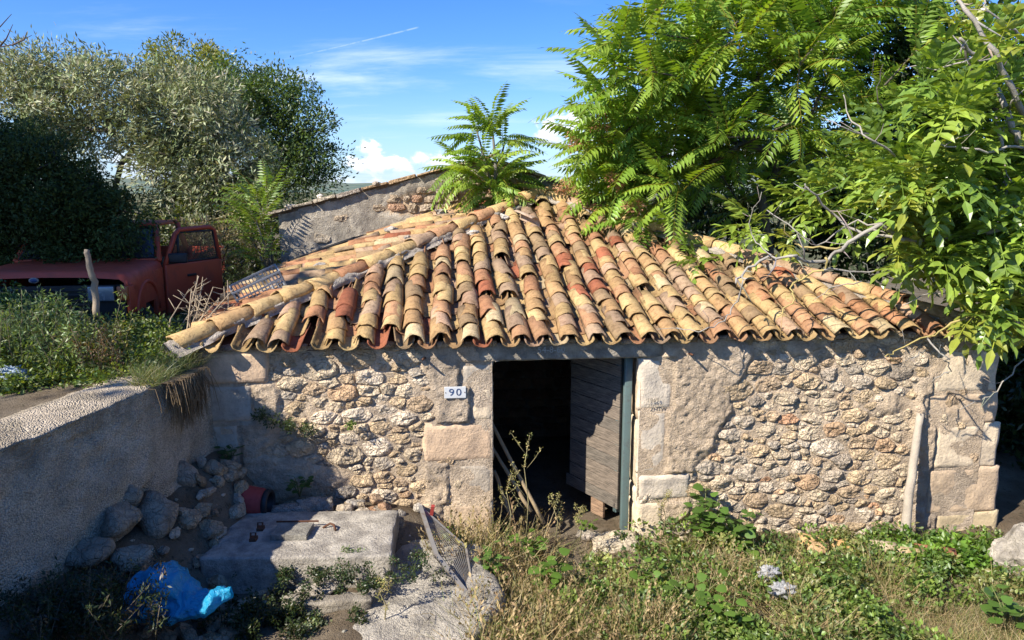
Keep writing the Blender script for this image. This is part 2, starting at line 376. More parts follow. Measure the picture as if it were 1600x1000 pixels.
def H(x, y):
    x = np.asarray(x, float); y = np.asarray(y, float)
    s = (x-HX)*CT+(y-HY)*ST; n = -(x-HX)*ST+(y-HY)*CT
    yard = .33*(1-sm(x, -1.3, .1))-.08+.0*x
    yard = yard-.10*sm(x, 1.5, 5.5)
    yard = yard+.62*(1-sm(x-xwall(y), .02, .75))*(1-sm(y, 6.6, 6.9))                   # rocky foot of the wall
    yard = yard+.14*sm(y, 5.3, 6.3)*(1-sm(x, -1.0, -.2))
    nz = fbm(v3(x, y), 1.7, 4, 5)*.05
    z = yard+nz
    up = 1.80+fbm(v3(x, y), .6, 3, 9)*.05
    z = np.where((x < xwall(y)-.06) & (n < 0), up, z)                                    # terrace left
    z = np.where((n >= 0) & (s < -.02), up, z)
    inside = (n >= 0) & (s >= -.02)
    back = -.1+.35*sm(n, 8, 14)+fbm(v3(x, y), .5, 3, 2)*.06
    z = np.where(inside, back, z)
    z = np.where(inside & (n > 8.2), up*(1-sm(s, -1, 5))+back*sm(s, -1, 5), z)
    road = 1.8
    k = sm(y, 1.85, 3.2); z = np.where((y < 3.3) & (x > xwall(y)-.06), road*(1-k)+z*k, z)
    far = sm(np.hypot(x, y), 30, 90); z = z*(1-far)+far*(-1.5+fbm(v3(x, y), .01, 3, 3)*2.5)
    return z
def axis(lo, hi, flo, fhi, st):
    mid = np.arange(flo, fhi, st); a = [flo]; g = st
    while a[-1] > lo: g *= 1.18; a.append(a[-1]-g)
    b = [mid[-1]+st]; g = st
    while b[-1] < hi: g *= 1.18; b.append(b[-1]+g)
    return np.concatenate([a[:0:-1], mid, b])
gx = axis(-3000, 3000, -5.5, 6.5, .055); gy = axis(-3000, 3500, 2.2, 8.2, .055)
GX, GY = np.meshgrid(gx, gy); GZ = H(GX, GY)
idx = np.arange(GX.size).reshape(GX.shape)
gf = np.stack([idx[:-1, :-1], idx[:-1, 1:], idx[1:, 1:], idx[1:, :-1]], -1).reshape(-1, 4)
tag(mkobj('ground', v3(GX, GY, GZ).reshape(-1, 3), gf, M_EARTH), kind='structure')
mb = MB(); mb.box((1.5, -2.4, 1.80), (60, 8.4, .06)); tag(mb.build('road', M_ASPH, smooth=False), kind='structure')
def hill(name, y0, prof, depth):
    xs = np.linspace(-2500, 2500, 160); ys = np.linspace(0, 1, 14)
    X, Y = np.meshgrid(xs, ys); Hh = np.interp(X, *zip(*prof))
    Z = -12+(Hh+12)*np.sin(Y*PI)**.8+fbm(v3(X, Y*300), .012, 5, 21)*4*np.sin(Y*PI)
    i = np.arange(X.size).reshape(X.shape); f = np.stack([i[:-1, :-1], i[:-1, 1:], i[1:, 1:], i[1:, :-1]], -1).reshape(-1, 4)
    tag(mkobj(name, v3(X, y0+Y*depth, Z).reshape(-1, 3), f, M_HILL), kind='structure')
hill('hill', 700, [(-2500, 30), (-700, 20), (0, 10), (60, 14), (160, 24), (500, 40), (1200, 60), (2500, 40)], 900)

# ------------------------------------------------------------------ the stone house
house = empty('stone_house', loc2w(0, 0, -.1), TH, 'low abandoned stone house with a sagging hipped roof of clay barrel tiles', 'house')
HB = -.1                                                    # the house's Empty stands at z = -.1
WL, EZ = 7.80, 1.97
DS0, DS1, DT = 2.68, 4.12, 1.80                              # door opening
APS, APN, APZ = 3.65, 3.95, 3.27                             # apex of the roof, local
rects = []   # dressed blocks: s0, s1, z0, z1, tint, relief
def R(u0, v0, u1, v1, col, rel=.03):
    s0, za = wall_px(u0, v0); s1, zb = wall_px(u1, v1); rects.append((s0, s1, min(za, zb), max(za, zb), col, rel))
TAN = (.50, .40, .29); PALE = (.55, .50, .42); PINK = (.52, .40, .29); GREY = (.42, .38, .32); CREAM = (.58, .50, .38)
R(296, 548, 424, 600, PINK, .035); R(288, 602, 398, 660, GREY, .02); R(290, 663, 380, 742, GREY, .02)
R(733, 604, 771, 657, CREAM, .016); R(658, 662, 771, 720, PINK, .02); R(718, 566, 771, 602, GREY, .012); R(700, 724, 771, 786, GREY, .012); R(690, 788, 771, 850, TAN, .012)
R(998, 560, 1050, 640, PALE, .012); R(998, 642, 1040, 738, PALE, .012); R(996, 740, 1078, 780, PALE, .028); R(994, 783, 1036, 845, CREAM, .022)
for k, (v0, v1) in enumerate(((546, 612), (614, 662), (664, 730), (732, 800), (802, 846))):
    R(1462-(k % 2)*12, v0, 1556, v1, [CREAM, TAN, CREAM, TAN, (.46, .39, .26)][k], .014)
# big single stones seen in the rubble (s, z, half-size factor)
bigs = [(1147, 610, 1.6), (1190, 672, 1.1), (1172, 740, 1.25), (1220, 800, 1.1), (1430, 790, 1.2), (1388, 720, 1.0), (1290, 700, 1.3), (1300, 745, .9), (1110, 800, 1.0), (1250, 730, .9), (1345, 805, 1.1), (1215, 812, .7), (1350, 690, .95),
        (536, 615, 1.0), (500, 578, 1.2), (560, 560, 1.2), (640, 560, .95), (590, 700, 1.1), (540, 712, 1.3), (520, 745, 1.3), (470, 700, 1.1), (600, 640, .8), (630, 655, .9), (420, 705, 1.2), (470, 640, .9), (578, 590, .9), (455, 600, .9)]
AN = .56
seeds = []
for u, v, k in bigs:
    s, z = wall_px(u, v); bigq = (s, z, .105*k*.85)
    if not (DS0-.2 < s < DS1+.2): seeds.append([s*AN, z, .105*k*.74])
def free(s, z, r):
    for (s0, s1, z0, z1, _, _) in rects:
        if s0+.02 < s < s1-.02 and z0+.02 < z < z1-.02: return False
    if DS0-.03 < s < DS1+.03 and z < DT+.03: return False
    if DS0-.24 < s < DS1+.30 and z > DT-.03: return False
    return True
rr = random.Random(5)
for rad, tries in ((.078, 420), (.058, 1500), (.041, 4500), (.026, 9000)):
    for _ in range(tries):
        s, z = rr.uniform(0, WL), rr.uniform(-.45, EZ+.04)
        if not free(s, z, rad): continue
        a = s*AN
        if all((a-q[0])**2+(z-q[1])**2 > ((rad+q[2])*.96)**2 for q in seeds): seeds.append([a, z, rad*rr.uniform(.9, 1.05)])
S = np.array(seeds)
def clip(poly, nx, ny, c):                                    # keep nx*x+ny*y <= c
    out = []
    for i in range(len(poly)):
        p, q = poly[i], poly[(i+1) % len(poly)]
        dp, dq = nx*p[0]+ny*p[1]-c, nx*q[0]+ny*q[1]-c
        if dp <= 0: out.append(p)
        if dp*dq < 0: t = dp/(dp-dq); out.append((p[0]+(q[0]-p[0])*t, p[1]+(q[1]-p[1])*t))
    return out
def stone_mesh(poly, h, seed, nA=22, gap=.006, jag=.12, basez=-.045, flat=3.0, rings=(.3, .56, .76, .89, .965, 1.0)):
    """polygon in (s, z) -> rounded rough stone, face towards -n. returns local verts (s, n, z)"""
    P = np.array(poly); c = P.mean(0); Q = np.roll(P, -1, 0); e = Q-P
    nrm = np.stack([e[:, 1], -e[:, 0]], 1); nrm /= np.maximum(np.linalg.norm(nrm, axis=1, keepdims=True), 1e-9)
    d = ((P-c)*nrm).sum(1); sg = np.sign(d); nrm *= sg[:, None]; d = np.abs(d)-gap; d = np.maximum(d, .004)
    th = np.arange(nA)*2*PI/nA+seed*.7; D = np.stack([np.cos(th), np.sin(th)], 1)
    g = np.maximum(D @ nrm.T, 1e-4)/d; pw = 15.0
    r = 1/((g**pw).sum(1))**(1/pw)
    r = r*(1+jag*vnoise(v3(np.cos(th)*2.6, np.sin(th)*2.6, seed*3.1), 3)-jag*.4)
    V = []; tx, ty = random.uniform(-.25, .25), random.uniform(-.2, .3)
    L = d.mean()
    fac = [(math.cos(q_)*k_, math.sin(q_)*k_, random.uniform(.75, 1.2)) for q_, k_ in [(random.uniform(0, 6.28), random.uniform(.2, 1.0)) for _ in range(6)]]
    for f in (0.0,)+tuple(rings):
        if f == 0: X = c[None]; ff = np.zeros(1)
        else: X = c+D*(r*f)[:, None]; ff = np.full(nA, f)
        hh = h*(1-ff**6)**.7
        for (fa, fb, fc) in fac: hh = np.minimum(hh, h*(fc-(X[:, 0]-c[0])/L*fa-(X[:, 1]-c[1])/L*fb))
        hh = np.maximum(hh, h*.18*(1-ff**8))
        q = v3(X[:, 0], X[:, 1], seed)
        nz = fbm(q, 13, 4, seed % 50, .6)*.013+np.abs(vnoise(q*30, 7))*.010
        off = ((X-c)*[tx, ty]).sum(1)*(1-ff**3)
        V.append(np.stack([X[:, 0], -(hh+(nz+off)*(1-.55*ff**4))-.002*0, X[:, 1]], 1))
    X = c+D*(r*1.02)[:, None]; V.append(np.stack([X[:, 0], np.full(nA, -basez), X[:, 1]], 1))
    V = np.concatenate(V); F = [(0, 1+k, 1+(k+1) % nA) for k in range(nA)]
    for i in range(len(rings)):
        a, b = 1+i*nA, 1+(i+1)*nA
        F += [(a+k, b+k, b+(k+1) % nA, a+(k+1) % nA) for k in range(nA)]
    return V, F
def plaster(s, z):
    """0 = bare stones, 1 = smeared over"""
    n = fbm(v3(s, z), 1.6, 4, 31)*.9
    def blob(u, v, ru, rv):
        s0, z0 = wall_px(u, v); return 1-np.hypot((s-s0)/(ru/165), (z-z0)/(rv/150))
    m = np.maximum.reduce([.0*blob(1,1,1,1)-.25, blob(1045, 690, 75, 160), blob(720, 690, 62, 190), blob(1500, 700, 80, 250), blob(335, 640, 90, 120), blob(1100, 570, 70, 45), blob(710, 570, 50, 45), blob(400, 750, 120, 40), blob(1075, 600, 70, 80)])
    return sm(m+n*.32, .02, .22)
WALLTINTS = [((.54, .43, .29), 7), ((.60, .51, .38), 7), ((.50, .39, .27), 4), ((.46, .41, .34), 2), ((.64, .56, .45), 4), ((.52, .37, .24), .7), ((.44, .27, .17), .12), ((.40, .35, .29), 1.2)]
def pick(tab): return random.choices([t[0] for t in tab], [t[1] for t in tab])[0]
items = []
for i, (a, z, r) in enumerate(seeds):
    poly = [(a-.5, z-.4), (a+.5, z-.4), (a+.5, z+.4), (a-.5, z+.4)]
    d2 = (S[:, 0]-a)**2+(S[:, 1]-z)**2; near = np.argsort(d2)[1:26]
    for j in near:
        bx, bz, br = S[j]; nx, nz = bx-a, bz-z; D2 = nx*nx+nz*nz
        c = (bx*bx+bz*bz-a*a-z*z-br*br+r*r)/2
        poly = clip(poly, nx, nz, c)
        if len(poly) < 3: break
    if len(poly) < 3: continue
    poly = clip(clip(poly, 1, 0, WL*AN), -1, 0, 0.0); poly = clip(poly, 0, 1, EZ+.03) if len(poly) > 2 else poly
    if a/AN > DS1-.05: poly = clip(poly, -1, 0, -(DS1+.02)*AN) if z < DT and len(poly) > 2 else poly
    if a/AN < DS0+.05: poly = clip(poly, 1, 0, (DS0-.02)*AN) if z < DT and len(poly) > 2 else poly
    if len(poly) < 3: continue
    poly = [(p[0]/AN, p[1]) for p in poly]
    P_ = np.array(poly); w_, h_ = np.ptp(P_[:, 0]), np.ptp(P_[:, 1])
    if min(w_, h_) < .02 or w_ > .8: continue
    pl = float(plaster(P_[:, 0].mean(), P_[:, 1].mean()))
    col = np.array(pick(WALLTINTS if pl < .2 else WALLTINTS[:5]))*random.uniform(.85, 1.12)
    V, F = stone_mesh(poly, .012+.15*min(w_, h_)*random.uniform(.5, 1.1), i, nA=20 if w_ < .15 else 28, gap=.002+.004*random.random())
    V[:, 1] += .012+pl*.03+random.uniform(-.012, .012)
    V[:, 2] -= HB
    items.append((V, F, col, w_*h_))
wall = None
# mortar core of the front wall: a relief sheet with thickness
ss = np.arange(0, WL+.001, .0165); zs = np.arange(-.45, EZ+.02, .0165)
SS, ZZ = np.meshgrid(ss, zs)
pm = plaster(SS, ZZ)
rel = fbm(v3(SS, ZZ), 5, 4, 41)*.006+fbm(v3(SS, ZZ), 26, 3, 44, .6)*.006
N_ = -(-.012+pm*.046)+-rel*(1+.5*pm)
for (s0, s1, z0, z1, _, _) in rects:
    inn = (SS > s0-.005) & (SS < s1+.005) & (ZZ > z0-.005) & (ZZ < z1+.005); N_ = np.where(inn, np.maximum(N_, -.006), N_)
W3 = v3(SS, N_, ZZ-HB).reshape(-1, 3)
ii = np.arange(SS.size).reshape(SS.shape)
hole = (SS[:-1, :-1] > DS0-.012) & (SS[:-1, :-1] < DS1-.005) & (ZZ[:-1, :-1] < DT-.01)
ff = np.stack([ii[:-1, :-1], ii[:-1, 1:], ii[1:, 1:], ii[1:, :-1]], -1)[~hole].reshape(-1, 4)
mcol = np.array([.55, .46, .35])*(1+.16*fbm(v3(SS, ZZ), 2.2, 4, 51))[..., None]
mcol = mcol*np.where(fbm(v3(SS, ZZ), .9, 3, 57)[..., None] > .25, [.86, .88, .92], [1, 1, 1])
wall = mkobj('wall', W3, ff, M_MORTAR, house, mcol.reshape(-1, 3)); wall['label'] = 'front wall of rubble stones in crumbling lime mortar'
pieces('stone', items, M_STONE, wall, 'small_stones', False)
print('front stones', len(items))
for k, (s0, s1, z0, z1, col, rl) in enumerate(rects):
    g = .003; nx_, nz_ = max(4, int((s1-s0)/.03)), max(4, int((z1-z0)/.03))
    a, b = np.meshgrid(np.linspace(0, 1, nx_), np.linspace(0, 1, nz_))
    X = s0+g+(s1-s0-2*g)*a; Z = z0+g+(z1-z0-2*g)*b
    ex = np.minimum(np.minimum(a, 1-a)*(s1-s0), np.minimum(b, 1-b)*(z1-z0))
    rnd = np.sqrt(np.clip(ex/.03, 0, 1))
    X = X+(fbm(v3(X, Z), 6, 2, 61+k)*.012)*(rnd < .99); Z = Z+(fbm(v3(X, Z), 6, 2, 81+k)*.010)*(rnd < .99)
    Nn = -(rl+.006)*rnd-fbm(v3(X, Z), 5, 4, 71+k)*.009*rnd+.012
    ring = list(range(nx_))+[r*nx_+nx_-1 for r in range(1, nz_)]+[(nz_-1)*nx_+c for c in range(nx_-2, -1, -1)]+[r*nx_ for r in range(nz_-2, 0, -1)]
    V = v3(X, Nn, Z-HB).reshape(-1, 3); i2 = np.arange(nx_*nz_).reshape(nz_, nx_)
    F = [tuple(q) for q in np.stack([i2[:-1, :-1], i2[:-1, 1:], i2[1:, 1:], i2[1:, :-1]], -1).reshape(-1, 4)]
    bk = V[ring].copy(); bk[:, 1] = .05; n0 = len(V); V = np.concatenate([V, bk]); m_ = len(ring)
    F += [(ring[(j+1) % m_], ring[j], n0+j, n0+(j+1) % m_) for j in range(m_)]
    mkobj('dressed_block', V, F, M_ASHLAR, wall, np.array(col)*random.uniform(.95, 1.05), True, True)
# jamb stones of the reveal, lintel, side and back walls, floor
def rough_box(c, d, seed=0, amp=.012, n=10, fs=None, rf=.35):
    """box with subdivided, noise-worn faces"""
    bm = bmesh.new(); bmesh.ops.create_cube(bm, size=1.0); bmesh.ops.subdivide_edges(bm, edges=bm.edges[:], cuts=n, use_grid_fill=True)
    V = np.array([v.co[:] for v in bm.verts]); F = [[v.index for v in f.verts] for f in bm.faces]; bm.free()
    d = np.array(d); rad = min(d)*.5*rf
    q = V*d; lim = d/2-rad; inner = np.clip(q, -lim, lim); dl = q-inner; ln = np.linalg.norm(dl, axis=1, keepdims=True)
    q = inner+np.where(ln > 1e-9, dl/np.maximum(ln, 1e-9)*np.minimum(ln, rad), 0)
    nrm = q/np.maximum(np.linalg.norm(q/d, axis=1, keepdims=True), 1e-6)/d; nrm /= np.maximum(np.linalg.norm(nrm, axis=1, keepdims=True), 1e-9)
    q = q+nrm*(fbm(q+seed*7.7+np.array(c), fs or 4/max(min(d), .25), 5, seed)*amp)[:, None]
    return q+np.array(c), F
zt = DT
edges = [-.30, .24, .42, 1.13, DT]
for k in range(4):
    for side in (0, 1):
        sc_, w_ = (DS0-.10, .20) if side == 0 else (DS1+.105, .20)
        V, F = rough_box((sc_, .245, (edges[k]+edges[k+1])/2-HB), (w_, .49, edges[k+1]-edges[k]-.008), k+side*5, .006, 8)
        mkobj('jamb_stone', V, F, M_ASHLAR, wall, np.array([CREAM, PALE, CREAM, TAN][k])*1.0, True, True)
s0, _ = wall_px(728, 540); s1, _ = wall_px(1036, 540)
V, F = rough_box(((s0+s1)/2, .20, (DT+EZ)/2+.002-HB), (s1-s0, .46, EZ-DT+.01), 9, .008, 16)
lint = mkobj('lintel', V, F, M_CONC, wall, (.36, .33, .28), True, True); lint['label'] = 'grey concrete lintel with faint chalk numbers'
def walls(name, c, d, col):
    V, F = rough_box(c, d, 3, .01, 30); o = mkobj(name, V, F, M_MORTAR, house, col, True, True); return o
mb = MB()
mb.box((DS0/2-.1+.03, .28, .76-HB), (DS0-.20, .44, 2.42)); mb.box((DS1+.2+(WL-DS1-.22)/2, .28, .76-HB), (WL-DS1-.24, .44, 2.42))
for o in (mb.build('wall_core', M_MORTAR, wall, False),): pass
walls('side_wall', (.22, 4.25, .77-HB), (.42, 7.4, 2.4), (.4, .35, .28)); walls('side_wall', (WL-.22, 4.25, .77-HB), (.42, 7.4, 2.4), (.45, .38, .3))
walls('back_wall', (WL/2, 7.9, .77-HB), (WL-.04, .4, 2.4), (.4, .35, .28))
mb = MB(); mb.box((WL/2, 4.1, -.16-HB), (WL-.8, 7.2, .1)); mb.build('floor', M_EARTH, house, False)
# the room's rear partition with courses of stones, seen through the doorway
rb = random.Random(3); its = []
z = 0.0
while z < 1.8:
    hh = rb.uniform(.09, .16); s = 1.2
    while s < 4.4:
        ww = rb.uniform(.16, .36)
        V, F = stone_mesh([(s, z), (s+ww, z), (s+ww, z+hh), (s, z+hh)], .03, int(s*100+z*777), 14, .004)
        V[:, 1] += 3.22; V[:, 2] -= HB; its.append((V, F, np.array(rb.choice([(.16, .11, .075), (.20, .14, .09), (.13, .08, .05)])), ww*hh)); s += ww  # stone tints darkened to put the room's dimness into the colour
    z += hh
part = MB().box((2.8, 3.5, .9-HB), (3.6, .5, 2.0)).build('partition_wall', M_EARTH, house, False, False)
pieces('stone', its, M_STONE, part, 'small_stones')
# door: pale teal post, leaf of wide boards swung inwards
door = MB().box((4.045, .17, .86-HB), (.075, .07, 1.84), None, (1, 1, 1), .006).build('door_frame', M_TEAL, house)
leaf = empty('door', (3.995, .24, .02-HB), 0); leaf.parent = house; leaf['label'] = 'grey weathered plank door swung inwards'
ang = math.radians(118); dxx, dyy = math.cos(ang), math.sin(ang)
zb = [.10, .24, .385, .52, .66, .80, .93, 1.06, 1.20, 1.36, 1.52, 1.64, 1.765]
for k in range(len(zb)-1):
    h = zb[k+1]-zb[k]-.007; wd = .80 if k else .86
    mb = MB(); til = (.02 if k == 0 else 0)+random.uniform(-.008, .008)
    rot = Euler((0, til, 0)).to_matrix()
    R1 = Matrix.Rotation(ang, 3, 'Z') @ rot
    mb.box((dxx*wd/2, dyy*wd/2, (zb[k]+zb[k+1])/2), (wd, .022, h), R1.to_euler(), (.20, .165, .13) if k % 3 else (.16, .14, .115), .003)
    o = mb.build('plank', M_WOOD, leaf, False)
MB().box((dxx*.05+.02, dyy*.05+.01, .92), (.05, .05, 1.72), Euler((0, 0, ang)), (.5, .5, .5), .004).build('hinge_stile', M_TEAL, leaf)
MB().box((dxx*.30, dyy*.30+.05, .02), (.20, .03, .22), Euler((0, 0, ang)), (.30, .2, .13), .004).build('board_end', M_WOOD, leaf, False)
# writing: chalk on the lintel, carving on the right-hand jamb
def text(body, size, name, mat, parent, M, extrude=.001):
    cu = bpy.data.curves.new(name, 'FONT'); cu.body = body; cu.size = size; cu.extrude = extrude; cu.align_x = 'CENTER'; cu.align_y = 'CENTER'; cu.resolution_u = 3
    o = bpy.data.objects.new(name, cu); C.objects.link(o); dg = bpy.context.evaluated_depsgraph_get()
    me = bpy.data.meshes.new_from_object(o.evaluated_get(dg)); bpy.data.objects.remove(o)
    me.materials.clear(); me.materials.append(mat); o = bpy.data.objects.new(name, me); C.objects.link(o)
    if parent: o.parent = parent
    o.matrix_local = M; return o
RX = Matrix.Rotation(PI/2, 4, 'X')
M_CHALK = plain('chalk', (.40, .40, .37), .95, 0, .85, (.33, .31, .27), ws=60)
s_, z_ = wall_px(880, 545)
text('54-8-60', .085, 'chalk_numbers', M_CHALK, lint, Matrix.Translation((s_-.12-lint.location.x, -.0385-lint.location.y, z_-HB-lint.location.z)) @ RX, .0015)
M_CARVE = plain('carved_groove', (.25, .21, .16), .95)
s_, z_ = wall_px(1019, 624)
text('1969', .062, 'carving', M_CARVE, wall, Matrix.Translation((s_, -.036, z_-HB)) @ RX); text('ZHTW', .055, 'carving', M_CARVE, wall, Matrix.Translation((s_+.02, -.036, z_-.06-HB)) @ RX)

# ------------------------------------------------------------------ roof
WR = 7.50
def zfront(s, n): return EZ+.03+(APZ-EZ-.03)*(n/APN) - .05*np.exp(-((s-4.6)/1.3)**2)*np.sin(np.clip(n/APN, 0, 1)*PI)
def zleft(s, n):
    z = EZ+.03+(APZ-EZ-.03)*(s/APS); return z+.15*np.clip(n-s*APN/APS, 0, 1.7)
def zright(s, n): return EZ+.03+(APZ-EZ-.03)*((WR-s)/(WR-APS))
roof = empty('roof', (0, 0, 0), 0); roof.parent = house; roof['label'] = 'hipped roof of mixed yellow, orange and red barrel tiles'
def sheet(fn, poly_fn, name):
    V = []; F = []; n = 24
    for i in range(n+1):
        for j in range(n+1): V.append(poly_fn(i/n, j/n))
    V = np.array(V); z = fn(V[:, 0], V[:, 1])-HB-.02
    F = [(i*(n+1)+j, (i+1)*(n+1)+j, (i+1)*(n+1)+j+1, i*(n+1)+j+1) for i in range(n) for j in range(n)]
    T = np.concatenate([np.c_[V, z], np.c_[V, z-.045]]); m = len(V)
    F += [tuple(m+k for k in f[::-1]) for f in F]
    return mkobj(name, T, F, M_RUST, roof, (.12, .09, .06), True)
def lerp(a, b, t): return a+(b-a)*t
NB = 4.12
sheet(zfront, lambda a, b: (lerp(lerp(.0, WR, a), APS, b), lerp(.0, APN, b)), 'roof_boarding')
sheet(zleft, lambda a, b: (lerp(0, APS, b), lerp(b*APN, NB, a)), 'roof_boarding')
sheet(zright, lambda a, b: (lerp(WR, APS, b), lerp(b*APN, 7.7, a)), 'roof_boarding')
def barrel(L=.43, r0=.104, r1=.084, th=.013, arc=2.75, seg=9, down=False, chip=0.0, seed=0, lens=3):
    """tile along +Y (upslope), wide end at y=0. arch up, or trough when down"""
    rg = random.Random(seed); V = []; nl = lens
    for i in range(nl+1):
        f = i/nl; r = lerp(r0, r1, f)
        for lay in (0, 1):
            rr_ = r-(th if lay else 0)
            for k in range(seg+1):
                a = -arc/2+arc*k/seg; x = math.sin(a)*rr_; z = (math.cos(a)-.30)*rr_*1.0
                y = f*L
                if i == 0 and chip: y += chip*max(0, math.sin(a*2.2+seed)+rg.uniform(-.3, .5))
                if i == 0: y += .006*math.sin(k*1.7+seed)
                z += .003*math.sin(5*f+seed)
                V.append((x, y, -z if down else z))
    w_ = seg+1; F = []
    for i in range(nl):
        o0, o1 = i*2*w_, (i+1)*2*w_
        for k in range(seg):
            F.append((o0+k, o0+k+1, o1+k+1, o1+k)); F.append((o0+w_+k+1, o0+w_+k, o1+w_+k, o1+w_+k+1))
        F.append((o0, o1, o1+w_, o0+w_)); F.append((o0+seg, o0+w_+seg, o1+w_+seg, o1+seg))
    for k in range(seg):
        F.append((k+1, k, w_+k, w_+k+1)); b = nl*2*w_; F.append((b+k, b+k+1, b+w_+k+1, b+w_+k))
    if down: F = [f[::-1] for f in F]
    return np.array(V), F
TT = [((.52, .345, .155), 8), ((.56, .385, .18), 5), ((.46, .28, .13), 5), ((.43, .21, .105), 3.5), ((.38, .13, .065), 1.5), ((.36, .24, .13), 3.5), ((.56, .42, .24), 1.6), ((.46, .25, .13), 3), ((.40, .27, .17), 3), ((.47, .30, .19), 3)]
def place(V, base3, diru, nrm, roll=0, yaw=0):
    y = Vector(diru).normalized(); z = Vector(nrm); z = (z-y*z.dot(y)).normalized(); x = y.cross(z)
    M = Matrix((x, y, z)).transposed() @ Matrix.Rotation(yaw, 3, 'Z') @ Matrix.Rotation(roll, 3, 'Y')
    return V @ np.array(M).T+np.array(base3)
def tiles_on(fn, ax, cols, inside, exp_, pitch_j=1.0, cover=True, seed0=0, skip=.0, jit=1.0):
    """ax 'n': columns run up n; ax 's': columns run up s; 'r': run up -s"""
    out = []
    for ci, c0 in enumerate(cols):
        t = -.13 if cover else -.16
        drift = random.uniform(-.012, .012)*jit; rise = random.uniform(0, .008)
        row = 0
        while True:
            e = exp_*random.uniform(.66, 1.22)*(.94 if cover else 1)
            cc = c0+drift+.018*math.sin(t*1.7+ci*1.3)*jit+random.uniform(-.010, .010)*jit
            tm = t+.2
            p = (cc, tm) if ax == 'n' else ((tm, cc) if ax == 's' else (WR-tm, cc))
            if not inside(*p): break
            q = [(cc, t), (cc, t+.3)] if ax == 'n' else ([(t, cc), (t+.3, cc)] if ax == 's' else [(WR-t, cc), (WR-t-.3, cc)])
            A, B = [Vector((a, b, float(fn(a, b))-HB)) for a, b in q]
            up = B-A; side = Vector((1, 0, 0)) if ax == 'n' else (Vector((0, -1, 0)) if ax == 's' else Vector((0, 1, 0)))
            nrm = side.cross(up); nrm = nrm if nrm.z > 0 else -nrm
            gapz = ax == 'n' and cover and abs(cc*APN/APS-tm) < .55 and random.random() < .30
            if random.random() >= skip and not gapz:
                sd = seed0+ci*37+row
                if cover: V, F = barrel(random.uniform(.40, .45), .102*random.uniform(.92, 1.08), .083*random.uniform(.94, 1.06), chip=random.choice([0, 0, 0, .02, .05]), seed=sd)
                else: V, F = barrel(.44, .092, .108, down=True, seed=sd, chip=random.choice([0, 0, .02, .05]), seg=7, lens=2)
                lift = (.052 if cover else .062)+.012+rise
                upt = up.normalized()-nrm.normalized()*(.03 if cover else .02)     # each tile lies on the one below
                V = place(V, A+nrm.normalized()*(lift+random.uniform(-.004, .006)), upt+side*random.gauss(0, .055)*jit+nrm.normalized()*random.gauss(0, .012), nrm, random.gauss(0, .085)*jit)
                col = np.array(pick(TT))*random.uniform(.68, 1.02)
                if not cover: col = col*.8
                wp = loc2w(A.x, A.y, A.z); dist = (Vector((wp.x, wp.y, wp.z))-Vector((0, 0, CAMZ))).length
                out.append((V, F, col, -dist+(0 if ax == 'n' else -2 if ax == 's' else -20)))
            t += e; row += 1
    return out
inF = lambda s, n: n < min((s+.02)*APN/APS, (WR-s+.02)*APN/(WR-APS))-.10 and n < APN
inL = lambda s, n: s < n*APS/APN-.12 and s < APS
inR = lambda s, n: (WR-s) < n*(WR-APS)/APN-.10 and s > APS
PT = .243
covF = tiles_on(zfront, 'n', [.02+PT*k for k in range(33)], inF, .262, skip=.035, seed0=1)
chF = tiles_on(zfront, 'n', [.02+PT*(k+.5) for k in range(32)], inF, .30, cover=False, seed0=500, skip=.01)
covL = tiles_on(zleft, 's', [.35+PT*k for k in range(15)], inL, .30, seed0=900, jit=1.6, skip=.03)
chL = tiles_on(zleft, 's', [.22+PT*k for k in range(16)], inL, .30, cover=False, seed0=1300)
covR = tiles_on(zright, 'r', [.35+PT*k for k in range(28)], inR, .34, seed0=1900)
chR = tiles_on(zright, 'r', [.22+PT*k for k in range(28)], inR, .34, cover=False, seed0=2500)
pieces('cover_tile', covF+covL+covR, M_TILE, roof, 'further_cover_tiles')
pieces('channel_tile', chF+chL+chR, M_TILE, roof, 'further_channel_tiles')
print('tiles', len(covF), len(chF), len(covL), len(chL), len(covR))
